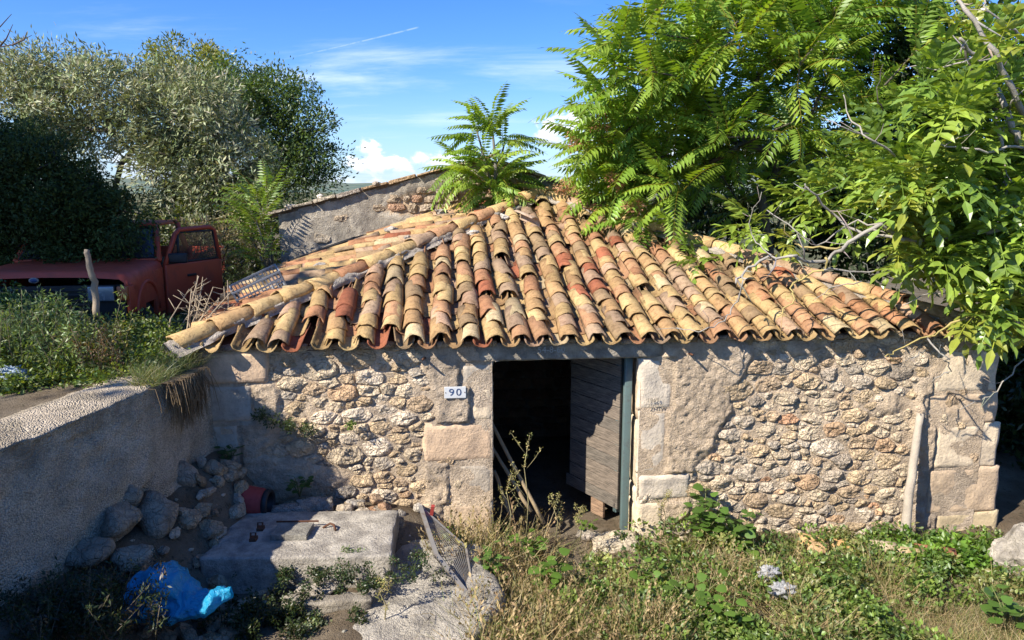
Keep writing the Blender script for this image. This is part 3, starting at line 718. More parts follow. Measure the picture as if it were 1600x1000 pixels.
def hip(A, B, ext, n, seed):
    A, B = Vector(A), Vector(B); d = B-A; L = d.length; d.normalize()
    side = d.cross(Vector((0, 0, 1))).normalized(); nrm = side.cross(d)
    t = -ext; k = 0; its = []
    while t < L-.1:
        V, F = barrel(.46, .125*random.uniform(.95, 1.05), .098, th=.017, arc=2.9, seed=seed+k, chip=random.choice([0, 0, .03]))
        V = place(V, A+d*t+nrm*(.085+random.uniform(-.01, .01)), d-nrm*.025+side*random.gauss(0, .02), nrm, random.gauss(0, .05))
        its.append((V, F, np.array(pick(TT[:4]+TT[6:]))*random.uniform(.9, 1.1), 1)); t += random.uniform(.34, .42); k += 1
    pieces('hip_tile', its, M_TILE, roof, 'hip_tiles')
    # mortar bedding: a lumpy strip under and between the hip tiles
    m = int((L+ext+.06)/.025); th = np.linspace(-1.35, 1.35, 19); tl = np.linspace(-ext-.06, L, m)
    T_, A_ = np.meshgrid(tl, th, indexing='ij'); pos = np.array(A)+T_[..., None]*np.array(d)
    lump = .104+.030*fbm(v3(T_*1.0, A_*.6, seed), 5, 4, seed)+.012*np.abs(fbm(v3(T_, A_*.4, seed), 22, 3, seed+4))
    lump = lump*(1+.12*np.exp(-((T_+ext+.06)/.18)**2))
    P3 = pos+np.sin(A_)[..., None]*lump[..., None]*np.array(side)*1.35+((np.cos(A_)*1.0-.02)*lump)[..., None]*np.array(nrm)-np.array(nrm)*.018
    i2 = np.arange(T_.size).reshape(T_.shape); F = np.stack([i2[:-1, :-1], i2[:-1, 1:], i2[1:, 1:], i2[1:, :-1]], -1).reshape(-1, 4)
    F = [tuple(f) for f in F]+[tuple(i2[0])]
    mkobj('mortar_bedding', P3.reshape(-1, 3), F, M_MORTAR, roof, (.40, .37, .33), True, True)
ap = (APS, APN, APZ-HB+.02)
hip((-.02, -.02, EZ-HB+.05), ap, .22, 12, 11); hip((WR+.02, -.02, EZ-HB+.03), ap, .2, 12, 33)
# flashing of odd tiles along the neighbour's gable, from the apex leftwards
its = []
for k in range(14):
    f = k/13; s = lerp(APS-.1, .9, f); z = float(zleft(s, NB-.1))-HB+.05
    V, F = barrel(.40, .10, .085, seed=k+70, chip=.03)
    V = place(V, (s, NB-.12+random.uniform(-.03, .03), z), Vector((1, .1*random.uniform(-1, 1), .34)), (0, -.3, 1), random.gauss(0, .15))
    its.append((V, F, np.array(pick(TT)), 1))
pieces('flashing_tile', its, M_TILE, roof, 'x')
# dry leaves and needles caught between the tiles
Pl = np.array([(s_, n_, float(zfront(s_, n_))-HB+.045+random.uniform(0, .03)) for s_, n_ in ((random.uniform(.3, 7.2), random.uniform(.1, 3.4)) for _ in range(5200)) if inF(s_, n_) and random.random() < .25+.75*(s_ > 4.6)])
T_ = np.array([(0, 0, 0), (-.008, .02, .004), (0, .045, 0), (.008, .02, .004)]); F_ = [(0, 1, 2, 3)]
dl = RNG.normal(size=(len(Pl), 3))*np.array([1, 1, .25]); ML = frames(dl)*RNG.uniform(.5, 1.5, len(Pl))[:, None, None]
VL = np.einsum('mij,nj->mni', ML, T_)+Pl[:, None, :]; FL = np.arange(len(Pl)*4).reshape(-1, 4)
cl_ = np.repeat((np.array([(.14, .09, .05), (.24, .17, .10), (.08, .06, .04)])[RNG.integers(0, 3, len(Pl))])[:, None, :], 4, 1)
mkobj('leaf_litter', VL.reshape(-1, 3), FL, M_TILE, roof, cl_.reshape(-1, 3), False)['kind'] = 'stuff'

# eaves bed: mortar and slate pieces closing the wall head
its = []
for k in range(40):
    s = k/40*WL+.1
    V, F = rough_box((s, .03+random.uniform(-.02, .02), EZ+.004+random.uniform(-.005, .01)-HB), (random.uniform(.14, .24), .16, random.uniform(.035, .06)), k, .01, 3)
    its.append((V, F, np.array(pick(WALLTINTS))*.8, 1))
pieces('eaves_stone', its, M_STONE, wall, 'x')

# ------------------------------------------------------------------ number plate
s_, z_ = wall_px(711, 611); p = loc2w(s_, -.048, z_)
npl = empty('number_plate', p, TH, 'small white enamel plate with the blue number 90 left of the doorway', 'house number')
MB().box((0, 0, 0), (.205, .012, .112), None, (1, 1, 1), .004).build('plate', M_WHITE, npl, False)
for sx in (-1, 1): MB().tube([(sx*.09, -.004, .0), (sx*.09, -.009, .0)], .005, 8).build('screw', M_RUST, npl, False)
for ch, dx in (('9', -.034), ('0', .034)):
    o = text(ch, .098, 'digit', M_INK, npl, Matrix.Translation((dx, -.0075, 0)) @ RX); o.data.transform(Matrix.Diagonal((1.15, 1, 1, 1)))

# ------------------------------------------------------------------ the neighbour's house behind
GN = 4.16
def gable_top(s): return np.interp(s, [-.1, 2.9, 5.2], [3.06, 3.83, 3.1])
nb = empty('neighbour_house', loc2w(-.1, GN, 1.8), TH, 'grey rendered gable end of the taller house behind, stones showing through', 'house')
NZ = 1.8
a = np.linspace(-.1, 5.2, 240); b = np.linspace(0, 1, 64); A_, B_ = np.meshgrid(a, b); Zt = gable_top(A_); Z_ = lerp(.0, Zt, B_)
bare = sm(fbm(v3(A_, Z_), 1.5, 3, 91)*.5+1-np.hypot((A_-2.1)/2.0, (Z_-(3.20+.13*(A_-1.9)))/.20), .25, .6)
Nn = -.0+fbm(v3(A_, Z_), 4, 4, 95)*.014+fbm(v3(A_, Z_), 22, 3, 97)*.008+bare*.035
Vg = v3(A_+.1, Nn-.0, Z_-NZ).reshape(-1, 3)
i2 = np.arange(A_.size).reshape(A_.shape); F = np.stack([i2[:-1, :-1], i2[:-1, 1:], i2[1:, 1:], i2[1:, :-1]], -1).reshape(-1, 4)
gc = np.array([.37, .335, .28])*(1+.2*fbm(v3(A_, Z_), 1.4, 4, 99))[..., None]*np.where(bare[..., None] > .5, [1.25, 1.05, .85], [1, 1, 1])
gc = gc*1.2
gw = mkobj('gable_wall', Vg, F, M_CONC, nb, gc.reshape(-1, 3)); gw['label'] = 'cracked grey render with a band of bare stones'
its = []; rg = random.Random(8); z = 2.3
while z < 3.6:
    hh = rg.uniform(.07, .17); s = -.05
    while s < 4.5:
        ww = rg.uniform(.10, .38)
        if z+hh < gable_top(s+ww/2)-.1:
            m = float(sm(np.array(fbm(v3(s+ww/2, z), 1.5, 3, 91)*.5+1-math.hypot((s+ww/2-2.1)/2.0, (z+hh/2-(3.20+.13*(s-1.9)))/.20)), .05, .5))
            if m > .45 or rg.random() < .05:
                V, F2 = stone_mesh([(s, z), (s+ww, z+rg.uniform(-.035, .035)), (s+ww*rg.uniform(.85, 1), z+hh), (s+ww*rg.uniform(0, .15), z+hh+rg.uniform(-.04, .03))], .03, int(s*133+z*91), 14, .006)
                V[:, 0] += .1; V[:, 1] += .012; V[:, 2] -= NZ; its.append((V, F2, np.array(rg.choice([(.40, .33, .25), (.44, .37, .29), (.38, .31, .23), (.38, .34, .28), (.44, .29, .20)])), ww*hh))
        s += ww
    z += hh
pieces('stone', its, M_STONE, gw, 'small_stones', False)
mb = MB()
mb.box((.17, 2.6, .6), (.34, 5, 1.3)); mb.build('side_wall', M_CONC, nb, False)
# roof slabs: tiles seen from the verge, stone slabs on the gable
def ntop(s): return float(gable_top(s))-NZ
mb = MB()
for s0, s1 in ((-.3, 2.9), (2.9, 5.3)):
    z0, z1 = (ntop(-.1)-.05 if s0 < 0 else ntop(s0)), ntop(min(s1, 5.2))
    V = [(s0+.1, -.0, z0-.02), (s1+.1, -.0, z1-.02), (s1+.1, 5.0, z1-.02), (s0+.1, 5.0, z0-.02)]
    V += [(x, y, z+.05) for x, y, z in V]; mb.add(V, [(3, 2, 1, 0), (4, 5, 6, 7), (0, 1, 5, 4), (2, 3, 7, 6), (1, 2, 6, 5), (3, 0, 4, 7)], (.2, .15, .1))
mb.build('roof_slab', M_CONC, nb, False)
s = -.32; k = 0
while s < 4.6:
    ww = random.uniform(.28, .5); zc = ntop(min(max(s+ww/2, -.1), 5)); sl = .257 if s < 2.9 else -.317
    mb = MB(); mb.box((s+ww/2+.1, .10, zc+.045), (ww-.01, .34+random.uniform(-.04, .04), random.uniform(.03, .05)), Euler((random.uniform(-.05, .05), -math.atan(sl)+random.uniform(-.02, .02), 0)), pick([((.5, .36, .22), 2), ((.38, .34, .29), 3), ((.52, .46, .36), 1)]), .006, .008)
    mb.build('coping_slab', M_STONE, nb, False); s += ww; k += 1
def rock(name, c, d, seed, mat=None, col=(.46, .39, .30), amp=.16, rot=(0, 0, 0), n=4, **kw):
    bm = bmesh.new(); bmesh.ops.create_icosphere(bm, subdivisions=n, radius=1.0)
    V = np.array([v.co[:] for v in bm.verts]); F = np.array([[v.index for v in f.verts] for f in bm.faces]); bm.free()
    rg = np.random.default_rng(seed); nn = rg.normal(size=(15, 3)); nn /= np.linalg.norm(nn, axis=1, keepdims=True)
    r = np.ones(len(V))
    for q in nn: dd = V @ q; r = np.where(dd > .05, np.minimum(r, rg.uniform(.52, .85)/np.maximum(dd, .05)), r)
    V = V*r[:, None]*(1+amp*fbm(V+seed*3.3, 1.6, 5, seed, .55))[:, None]
    V = V*np.array(d)/2; V = V @ np.array(Euler(rot).to_matrix()).T
    cc = np.array(col)*(1+.18*fbm(V+seed, 6/max(max(d), .1), 3, seed))[:, None]
    V = V+np.array(c)+np.array([0, 0, -V[:, 2].min()])
    return base(name, V, F, mat or M_ROCK, cc, **kw)
p = PY(500, 318, 10.75); rock('loose_stone', (p.x, p.y, gable_top(w2loc(p)[0])+.05), (.11, .1, .09), 5, M_STONE, (.62, .58, .52), label='small white stone lying on the low left part of the gable coping', cat='stone')
p = PY(587, 290, 10.8); rock('loose_stone', (p.x, p.y, gable_top(w2loc(p)[0])+.05), (.15, .12, .08), 6, M_STONE, (.52, .46, .38), label='tan stone lying halfway up the gable coping', cat='stone')
p = PY(452, 331, 10.7); rock('loose_stone', (p.x, p.y, gable_top(w2loc(p)[0])+.045), (.22, .16, .07), 7, M_STONE, (.5, .46, .4), label='flat grey stone at the lower left end of the gable coping', cat='stone')
# rubble resting on the roof
for k, (u, v, d, lb) in enumerate(((500, 344+72, .19, 'grey lump of mortar on the left roof slope next to the black hose'), (612, 362, .20, 'grey mortar rubble halfway up the left roof slope'), (690, 335, .20, 'grey mortar rubble high on the left roof slope under the gable'), (637, 352+22, .15, 'small mortar lump close behind the left hip'))):
    # find the sight line's meeting with the left slope
    d0 = ray(u, v)
    for t in np.arange(6, 14, .02):
        q = Vector((d0.x*t, d0.y*t, CAMZ+d0.z*t)); s, n = w2loc(q)
        if n*APS/APN > s and q.z < float(zleft(s, n))+.10: break
    rock('rubble', (q.x, q.y, q.z-.01), (d, d*.8, d*.45), 60+k, M_MORTAR, (.42, .40, .37), .3, label=lb, cat='rubble', group='mortar rubble on the roof')
for k, (s, n, lb) in enumerate(((2.62, 2.35, 'whitish mortar lump in a gap between tiles left of the ridge top'), (3.05, 2.9, 'whitish mortar lump just under the left hip near the apex'))):
    q = loc2w(s, n, float(zfront(s, n))+.09); rock('rubble', q, (.16, .12, .08), 80+k, M_MORTAR, (.55, .53, .5), .3, label=lb, cat='rubble', group='mortar rubble on the roof')
# a plank-like loose tile and a lump lying across the front slope
V, F = barrel(.42, .10, .085, seed=991); q = loc2w(3.42, 2.55, float(zfront(3.42, 2.55))+.19)
V = place(V, (0, 0, 0), (-.55, .8, .22), (.1, -.3, 1), .9)+np.array(q)
base('loose_tile', V, F, M_TILE, (.46, .33, .24), label='loose pinkish tile lying askew across the front slope below the apex', cat='roof tile')
# black hose and plastic crate on the left edge of the roof
mb = MB(); pts = []
for k in range(70):
    t = k/69; a = t*PI*4.2; r = .40+.05*math.sin(t*9); s, n = .62+math.cos(a)*r*1.2, 3.45+math.sin(a)*r*.9
    n = min(n, 4.0); q = loc2w(s, n, max(float(zleft(max(s, 0), n)), EZ)+.115+.02*math.sin(a*1.3)+.02*t); pts.append(q)
mb.tube(pts, .017, 6); mb.top('hose', M_RUBBER, label='coiled black hose lying at the foot of the grey gable wall', cat='hose')
q = PY(403, 446, 7.75)
crate = empty('plastic_crate', q, TH+.28, 'grey open plastic crate lying tilted on the left edge of the roof', 'crate')
RC = Euler((.12, -.42, 0)); RM = RC.to_matrix()
def cbox(mb, c, d): mb.box(RM @ Vector(c), d, RC)
mb = MB()
for k in range(9): cbox(mb, (-.24+k*.06, 0, -.08), (.012, .36, .008))
cbox(mb, (0, .17, -.08), (.5, .02, .01)); cbox(mb, (0, -.17, -.08), (.5, .02, .01)); cbox(mb, (0, 0, -.08), (.5, .02, .01)); mb.build('crate_floor', M_GREYP, crate, False)
for sy in (-.18, .18):
    mb = MB()
    for zz_ in (-.08, 0, .08): cbox(mb, (0, sy, zz_), (.52, .012, .018))
    for k in range(14): cbox(mb, (-.25+k*.0385, sy, 0), (.012, .010, .17))
    mb.build('crate_side', M_GREYP, crate, False)
for sx in (-.26, .26):
    mb = MB()
    for zz_ in (-.08, 0, .08): cbox(mb, (sx, 0, zz_), (.012, .36, .018))
    for k in range(10): cbox(mb, (sx, -.17+k*.038, 0), (.010, .012, .17))
    mb.build('crate_side', M_GREYP, crate, False)

# ------------------------------------------------------------------ retaining wall
ys = np.concatenate([np.arange(-6, 3.4, .25), np.arange(3.4, 6.62, .022)]); prof = []
# profile across: back edge, top, rounded lip, face, foot
pr = [(-.62, -.25), (-.60, -.02), (-.45, .015), (-.30, .02), (-.15, .012), (-.06, 0), (-.03, -.004), (-.008, -.016), (.0, -.04)]+[(.0+.10*(f**1.5)-.10*max(0, f-.75)*2.5, -.04-1.35*f) for f in np.linspace(.02, 1, 62)]
pr = np.array(pr); Y_, K_ = np.meshgrid(ys, np.arange(len(pr)), indexing='ij')
xo = pr[K_.astype(int), 0]; zo = pr[K_.astype(int), 1]
ztop = 1.86+.02*np.sin(Y_*1.1)-.05*sm(Y_, 5.9, 6.6)
X_ = xwall(Y_)+xo+fbm(v3(xo*0, Y_, zo), 1.8, 3, 15)*.03*(K_ > 7)+fbm(v3(xo, Y_, zo), 15, 4, 16, .6)*.014+np.maximum(0, fbm(v3(xo, Y_, zo), 2.4, 3, 18)-.35)*-.09*(K_ > 12)
Zr = ztop+zo+fbm(v3(xo, Y_, zo), 12, 3, 17, .6)*.009-.02*np.abs(fbm(v3(xo, Y_), 3, 2, 19))*(K_ < 8)
i2 = np.arange(Y_.size).reshape(Y_.shape); F = np.stack([i2[:-1, :-1], i2[:-1, 1:], i2[1:, 1:], i2[1:, :-1]], -1).reshape(-1, 4)
F = [tuple(f) for f in F]+[tuple(i2[-1])]
base('retaining_wall', v3(X_, Y_, Zr).reshape(-1, 3), F, M_PEBBLE, None, label='low pebbledashed concrete retaining wall left of the house, its face in shade', cat='wall')
# rocks under and beside it
RK = [(292, 742, 5.95, .28, .30, .36, 'pale upright rock against the shaded foot of the house wall'), (235, 745, 5.6, .22, .2, .16, 'small rock set under the retaining wall'), (250, 800, 5.45, .44, .4, .42, 'broad cracked rock in the corner under the retaining wall'), (190, 800, 5.1, .38, .4, .36, 'dark rock sloping down from the retaining wall'), (310, 770, 6.0, .26, .24, .34, 'narrow rock right of the upright pale one'), (150, 850, 4.8, .34, .36, .30, 'mossy rock behind the shaded shrubs'), (215, 865, 4.9, .34, .30, .24, 'grey rock above the blue bag'), (290, 835, 5.6, .30, .30, .18, 'low rock left of the concrete slab'), (210, 768, 5.3, .20, .2, .2, 'small squarish rock just under the pebbledash edge')]
for k, (u, v, y, a, b, c, lb) in enumerate(RK):
    p = PY(u, v, y); rock('rock', (p.x-.05, p.y, p.z-c*.55), (a, b, c), 100+k, M_STONE, (.34, .30, .24), .12, (0, 0, k*1.3), n=3, smooth=False, label=lb, cat='rock', group='rocks at the foot of the retaining wall')
# broken stones and earth heaped in the shaded corner
its = []
for k in range(150):
    x = random.uniform(-2.75, -1.9) if k < 110 else random.uniform(-2.6, -1.0); y = random.uniform(4.6, 6.5) if k < 110 else random.uniform(6.25, 6.55)
    if y > 6.5+.1*(x+2.85) or (x > -2.3 and 5.3 < y < 6.2): continue
    d = random.uniform(.05, .20); bm = bmesh.new(); bmesh.ops.create_icosphere(bm, subdivisions=2, radius=1); V = np.array([v.co[:] for v in bm.verts]); F = [[v.index for v in f.verts] for f in bm.faces]; bm.free()
    r = np.ones(len(V))
    for q in rdir(9): dd = V @ q; r = np.where(dd > .05, np.minimum(r, random.uniform(.5, .85)/np.maximum(dd, .05)), r)
    V = V*(r*(1+.15*vnoise(V*2+k, 3)))[:, None]*np.array([d, d*random.uniform(.6, .9), d*random.uniform(.45, .8)])*.62; V = V @ np.array(Euler((random.gauss(0, .3), random.gauss(0, .3), random.uniform(0, 6))).to_matrix()).T
    its.append((x, y, d, V, F))
mb = MB()
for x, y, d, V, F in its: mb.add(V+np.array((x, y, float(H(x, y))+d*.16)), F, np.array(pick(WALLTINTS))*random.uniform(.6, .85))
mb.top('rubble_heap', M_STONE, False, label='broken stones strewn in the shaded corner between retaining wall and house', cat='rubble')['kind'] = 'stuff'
# ------------------------------------------------------------------ well slab, ledge, loose stones
slab = empty('well_slab', (-1.72, 5.82, .25), .03, 'thick old concrete slab with a small hatch, half in shade', 'slab')
def slabmesh(c, d, seed, amp, n=26): return rough_box(c, d, seed, amp, n, 7.0, .12)
V, F = slabmesh((0, 0, .13), (1.42, .86, .34), 4, .009, 46)
V[:, 0] += (V[:, 1] < 0)*V[:, 1]*-.10*np.sign(V[:, 0]); mkobj('slab', V, F, M_CONC, slab, (.47, .44, .39), True, True)
mb = MB(); mb.box((-.13, -.02, .322), (.30, .235, .045), Euler((0, 0, -.03)), (.30, .29, .26), .003); mb.build('hatch', M_CONC, slab, False)
mb = MB(); mb.box((-.12, .115, .346), (.36, .012, .012)); mb.build('hatch_bar', M_RUST, slab, False)
for (x, y) in ((-.42, .06), (-.42, -.13)):
    mb = MB(); mb.box((x, y, .312), (.055, .07, .03), None, (1, 1, 1), .004); mb.tube([(x-.02, y-.02, .30), (x-.02, y, .365), (x+.02, y, .365), (x+.02, y-.02, .30)], .008, 5); mb.build('lug', M_RUST, slab, False)
mb = MB(); mb.tube([(.10, .08, .30), (.16, .1, .33), (.2, .07, .33), (.22, .03, .30)], .010, 6); mb.build('hook', M_RUST, slab)
V, F = rough_box((-.70, 5.2, .03), (1.05, 1.95, .52), 14, .05, 60, 2.4)
V[:, 0] += .10*np.sin(V[:, 1]*5)*(V[:, 0] > -.6); V[:, 2] -= .10*sm(V[:, 1], 4.9, 4.2)*(V[:, 2] > 0)
base('rock_ledge', V, F, M_ROCK, np.array([.50, .47, .42])*(1+.15*fbm(V, 3, 4, 6))[:, None], label='pale eroded limestone ledge right of the slab and under the rusty grate', cat='rock')
def stoneat(u, v, z, d, seed, col, lb, name='loose_stone', rot=(0, 0, 0), amp=.1, mat=None, cat='stone', **kw):
    p = PZ(u, v, z); return rock(name, (p.x, p.y, z-.01), d, seed, mat or M_STONE, col, amp, rot, 3, label=lb, cat=cat, **kw)
stoneat(587, 790, .46, (.18, .16, .15), 11, (.42, .31, .21), 'smooth brown stone above the right corner of the slab, against the wall')
stoneat(602, 808, .40, (.15, .15, .17), 12, (.40, .26, .17), 'reddish egg-shaped stone touching the right edge of the slab')
stoneat(625, 812, .34, (.16, .16, .14), 13, (.45, .42, .36), 'pitted grey stone between the red one and the grate')
stoneat(640, 828, .28, (.17, .15, .11), 14, (.48, .44, .38), 'pale flat-topped stone in front of the grate')
stoneat(655, 800, .34, (.14, .14, .14), 15, (.5, .47, .42), 'whitish stone behind the top of the grate')
stoneat(410, 778, .50, (.34, .2, .14), 16, (.40, .38, .35), 'whitish broken stone behind the red pot')
for (u, v, z, d, rz, lb) in ((448, 806, .52, (.34, .12, .10), .15, 'long grey stone block touching the neck of the red pot'), (487, 798, .52, (.30, .15, .11), .35, 'grey block with a broken end behind the slab')):
    p = PZ(u, v, z); V, F = rough_box((0, 0, d[2]/2), d, int(u), .02, 8); V = V @ np.array(Matrix.Rotation(rz, 3, 'Z')).T+np.array((p.x, p.y+.12, z-.06))
    base('stone_block', V, F, M_STONE, (.33, .31, .28), label=lb, cat='stone block')
stoneat(322, 800, .42, (.14, .12, .24), 17, (.36, .3, .25), 'wedge of brown stone standing left of the red pot', rot=(0, .3, 0)); stoneat(500, 925, .30, (.42, .2, .10), 18, (.40, .37, .33), 'flat rough stone just in front of the slab')
stoneat(555, 792, .46, (.22, .15, .12), 19, (.36, .34, .31), 'shaded grey stone behind the middle of the slab')
p = PZ(512, 945, .30); V, F = rough_box((0, 0, .05), (.66, .13, .11), 77, .02, 10); V[:, 2] += .02; V = V @ np.array(Matrix.Rotation(.10, 3, 'Z')).T+np.array((p.x, p.y, .24))
base('stone_kerb', V, F, M_CONC, (.33, .30, .25), label='long narrow stone lying in front of the slab', cat='stone')
# red clay pot on its side
p = PY(388, 808, 6.36); pot = empty('flower_pot', (p.x-.03, p.y-.03, p.z), -.06, 'dark red clay flower pot lying on its side behind the slab', 'flower pot')
def lathe(profile, seg=32):
    V = []; F = []
    for (x, r) in profile:
        for k in range(seg): a = 2*PI*k/seg; V.append((x, math.cos(a)*r, math.sin(a)*r))
    for i in range(len(profile)-1):
        for k in range(seg): F.append((i*seg+k, (i+1)*seg+k, (i+1)*seg+(k+1) % seg, i*seg+(k+1) % seg))
    return np.array(V)+np.array([0, 0, .135]), F
V, F = lathe([(-.20, .0), (-.20, .098), (-.19, .105), (-.10, .120), (-.095, .123), (-.09, .120), (.04, .132), (.045, .135), (.05, .132), (.15, .118), (.19, .104), (.19, .09), (.12, .10), (-.15, .09), (-.15, 0)])
mkobj('pot_body', V, F, M_TERRA, pot)
pot.scale = (1.15, 1.15, 1.15)
V, F = lathe([(.185, .085), (.185, .107), (.20, .112), (.225, .108), (.23, .09), (.21, .08), (.12, .06), (.10, 0)]); mkobj('pot_rim', V, F, M_BLACK, pot)
# blue bag
mb_u, mb_v = np.meshgrid(np.linspace(0, 1, 64), np.linspace(0, 1, 40), indexing='ij')
x = lerp(-.36, .40, mb_u)
wd = np.interp(mb_u, [0, .12, .35, .55, .7, .85, 1], [.10, .22, .26, .20, .15, .13, .03])
ht = np.interp(mb_u, [0, .1, .3, .5, .62, .72, .85, 1], [.10, .28, .34, .27, .15, .13, .17, .10])
lo = np.interp(mb_u, [0, .6, .8, 1], [.0, .0, .03, .15])
an = mb_v*2*PI
y = np.cos(an)*wd; z = lo+ht*.5+np.sin(an)*ht*.5
q = v3(x, y, z); cr = np.abs(fbm(q, 5, 4, 77, .55)); cr2 = np.abs(fbm(q, 13, 3, 78, .5))
k = 1-.5*cr-.2*cr2+.2
end = np.sqrt(np.clip(np.minimum(mb_u/.10, 1), 0, 1))*1.0
q = np.stack([x+fbm(q, 6, 2, 79)*.02, y*k*end, (z-(lo+ht*.45))*k*end+(lo+ht*.45)], -1)
i2 = np.arange(mb_u.size).reshape(mb_u.shape); F = np.stack([i2[:-1, :-1], i2[1:, :-1], i2[1:, 1:], i2[:-1, 1:]], -1).reshape(-1, 4)
p = PY(282, 940, 4.72); Vb = q.reshape(-1, 3) @ np.array(Matrix.Rotation(-.12, 3, 'Z')).T+np.array((p.x-.02, p.y, .47))
base('plastic_bag', Vb, F, M_BAG, (.03, .42, .70), label='crumpled bright blue plastic bag on the ground at lower left', cat='plastic bag')
# rusty grate (bed spring frame) leaning on the ledge
c4 = [PZ(655, 790, .50)+Vector((0, .1, .10)), PZ(690, 905, .40), PZ(745, 945, .02), PZ(700, 838, .10)+Vector((.05, .25, .1))]
A, B, Cc, D = PY(657, 792, 6.05), PY(682, 868, 5.55), PY(742, 943, 5.25), PY(728, 855, 5.9)
gr = empty('metal_grate', (C_ := (A+Cc)/2), 0, 'rusty metal grate with a fine grid leaning between the ledge and the weeds', 'metal grate')
L_ = lambda q: q-C_
mb = MB(); mb.tube([L_(A), L_(B), L_(Cc)], [.022, .024, .022], 4, (1, 1, 1)); mb.tube([L_(Cc), L_(D), L_(A)], .012, 4); mb.build('frame', M_STEEL, gr, False)
mb = MB()
for k in range(15):
    t = (k+.5)/15
    P0 = A.lerp(B, t*2) if t < .5 else B.lerp(Cc, t*2-1); P1 = A.lerp(D, t*2) if t < .5 else D.lerp(Cc, t*2-1)
    mb.tube([L_(P0), L_((P0+P1)/2+Vector((.01, .01, -.01))), L_(P1)], .0035, 4)
for k in range(13):
    t = (k+.5)/13; mb.tube([L_(A), L_(B.lerp(D, t)), L_(Cc)], .003, 4)
o = mb.build('grid', M_STEEL, gr, False)
mb = MB(); mb.box(L_(A.lerp(D, .2))+Vector((.02, 0, .02)), (.03, .03, .16), Euler((.3, .2, 0))); mb.build('rusty_bracket', M_TERRA, gr, False)
# sticks inside the doorway, leaning post
def pole(name, pts, r, col, mat=None, **kw):
    mb = MB(); P = [Vector(p) for p in pts]; fine = []
    for i in range(len(P)-1):
        for k in range(5): q = P[i].lerp(P[i+1], k/5); fine.append(q+Vector((random.gauss(0, r*.15), random.gauss(0, r*.15), 0)))
    fine.append(P[-1]); n = len(fine); mb.tube(fine, [r*(1-.3*i/n)*(1+random.uniform(-.08, .08)) for i in range(n)], 8, col); return mb.top(name, mat or M_BARK, **kw)
for (u0, v0, u1, v1, lb) in ((768, 660, 850, 818, 'longest of the three poles leaning inside the doorway, nearest the middle'), (770, 700, 830, 800, 'thin pole leaning just below the longest one in the doorway'), (772, 735, 800, 812, 'shortest pole low in the left corner of the doorway')):
    pole('wooden_pole', [PY(u1, v1, 7.0), PY(u0, v0, 7.18)], .022, (.36, .27, .16), label=lb, cat='pole', group='poles leaning in the doorway')
pole('wooden_post', [PY(1410, 862, 6.95), PY(1424, 745, 7.05), PY(1438, 646, 7.20)], .050, (.42, .36, .29), label='weathered grey post leaning against the right part of the front wall', cat='post')
# stub of a tile nail and iron pegs in the wall
for (u, v, L, lb) in ((1076, 552, .16, 'short rusty peg sticking out of the wall right of the door'), (664, 559, .16, 'rusty peg sticking out of the wall above the number plate')):
    s_, z_ = wall_px(u, v); q = loc2w(s_, 0, z_); pole('iron_peg', [q, q+Vector((0, -L, .02))], .013, (1, 1, 1), M_RUST, label=lb, cat='peg')
# boulders right, broken tiles in the grass, sill stones
p = PZ(1598, 905, -.15); rock('boulder', (p.x-.02, p.y, -.22), (.80, .65, .66), 201, M_ROCK, (.60, .56, .50), .2, n=5, label='big pale boulder at the right edge of the picture', cat='boulder')
p = PZ(1592, 930, -.15); rock('boulder', (p.x+.12, p.y-.25, -.2), (.42, .36, .30), 202, M_ROCK, (.46, .42, .37), .2, label='small broken boulder below the big pale one at the right edge', cat='boulder')
p = PZ(962, 850, -.02); V, F = rough_box((0, 0, 0), (.46, .26, .14), 9, .025, 12); base('sill_stone', V+np.array((p.x, p.y+.08, -.05)), F, M_STONE, (.55, .49, .38), label='yellowish worn sill stone on the ground at the right of the doorway', cat='stone')
stoneat(915, 842, -.05, (.24, .2, .12), 23, (.42, .38, .33), 'round grey stone at the threshold beside the yellowish sill stone')
stoneat(1150, 828, -.12, (.30, .22, .22), 24, (.42, .37, .32), 'grey-brown stone half hidden by leaves at the wall foot right of the door')
for k, (u, v, L, lb) in enumerate(((1245, 860, .30, 'broken yellow tile lying at the left end of the row along the wall foot'), (1290, 866, .34, 'second broken tile from the left in the row along the wall foot'), (1345, 870, .30, 'pale broken tile in the middle of the row along the wall foot'), (1395, 882, .26, 'third pale tile fragment sunk in the grass'), (1428, 878, .34, 'red-brown tile fragment at the right end of the row'), (1258, 872, .2, 'short tile piece in front of the leftmost broken tile'))):
    p = PZ(u, v, -.12); V, F = barrel(L, .085, .075, seed=700+k, chip=.04)
    V = place(V, (p.x, p.y, .0), (1, -.25+random.uniform(-.2, .2), .03), (0, -.2, 1), random.uniform(-.3, .3)); base('broken_tile', V, F, M_TILE, [(.5, .33, .15), (.46, .27, .12), (.5, .40, .26), (.46, .34, .2), (.30, .12, .07), (.47, .30, .16)][k], label=lb, cat='broken tile', group='broken tiles along the wall foot')
def film(name, c, d, col, seed, **kw):
    u, v = np.meshgrid(np.linspace(0, 2*PI, 30, endpoint=True), np.linspace(.05, PI-.05, 18), indexing='ij')
    q = np.stack([np.cos(u)*np.sin(v), np.sin(u)*np.sin(v), np.cos(v)], -1); q = q*(1-.85*np.abs(fbm(q+seed, 1.6, 3, seed)))[..., None]*(1+.25*fbm(q, 6, 2, seed+5))[..., None]*np.array(d)/2
    i2 = np.arange(u.size).reshape(u.shape); F = np.stack([i2[:-1, :-1], i2[1:, :-1], i2[1:, 1:], i2[:-1, 1:]], -1).reshape(-1, 4)
    return base(name, q.reshape(-1, 3)+np.array(c), F, M_BAG, col, **kw)
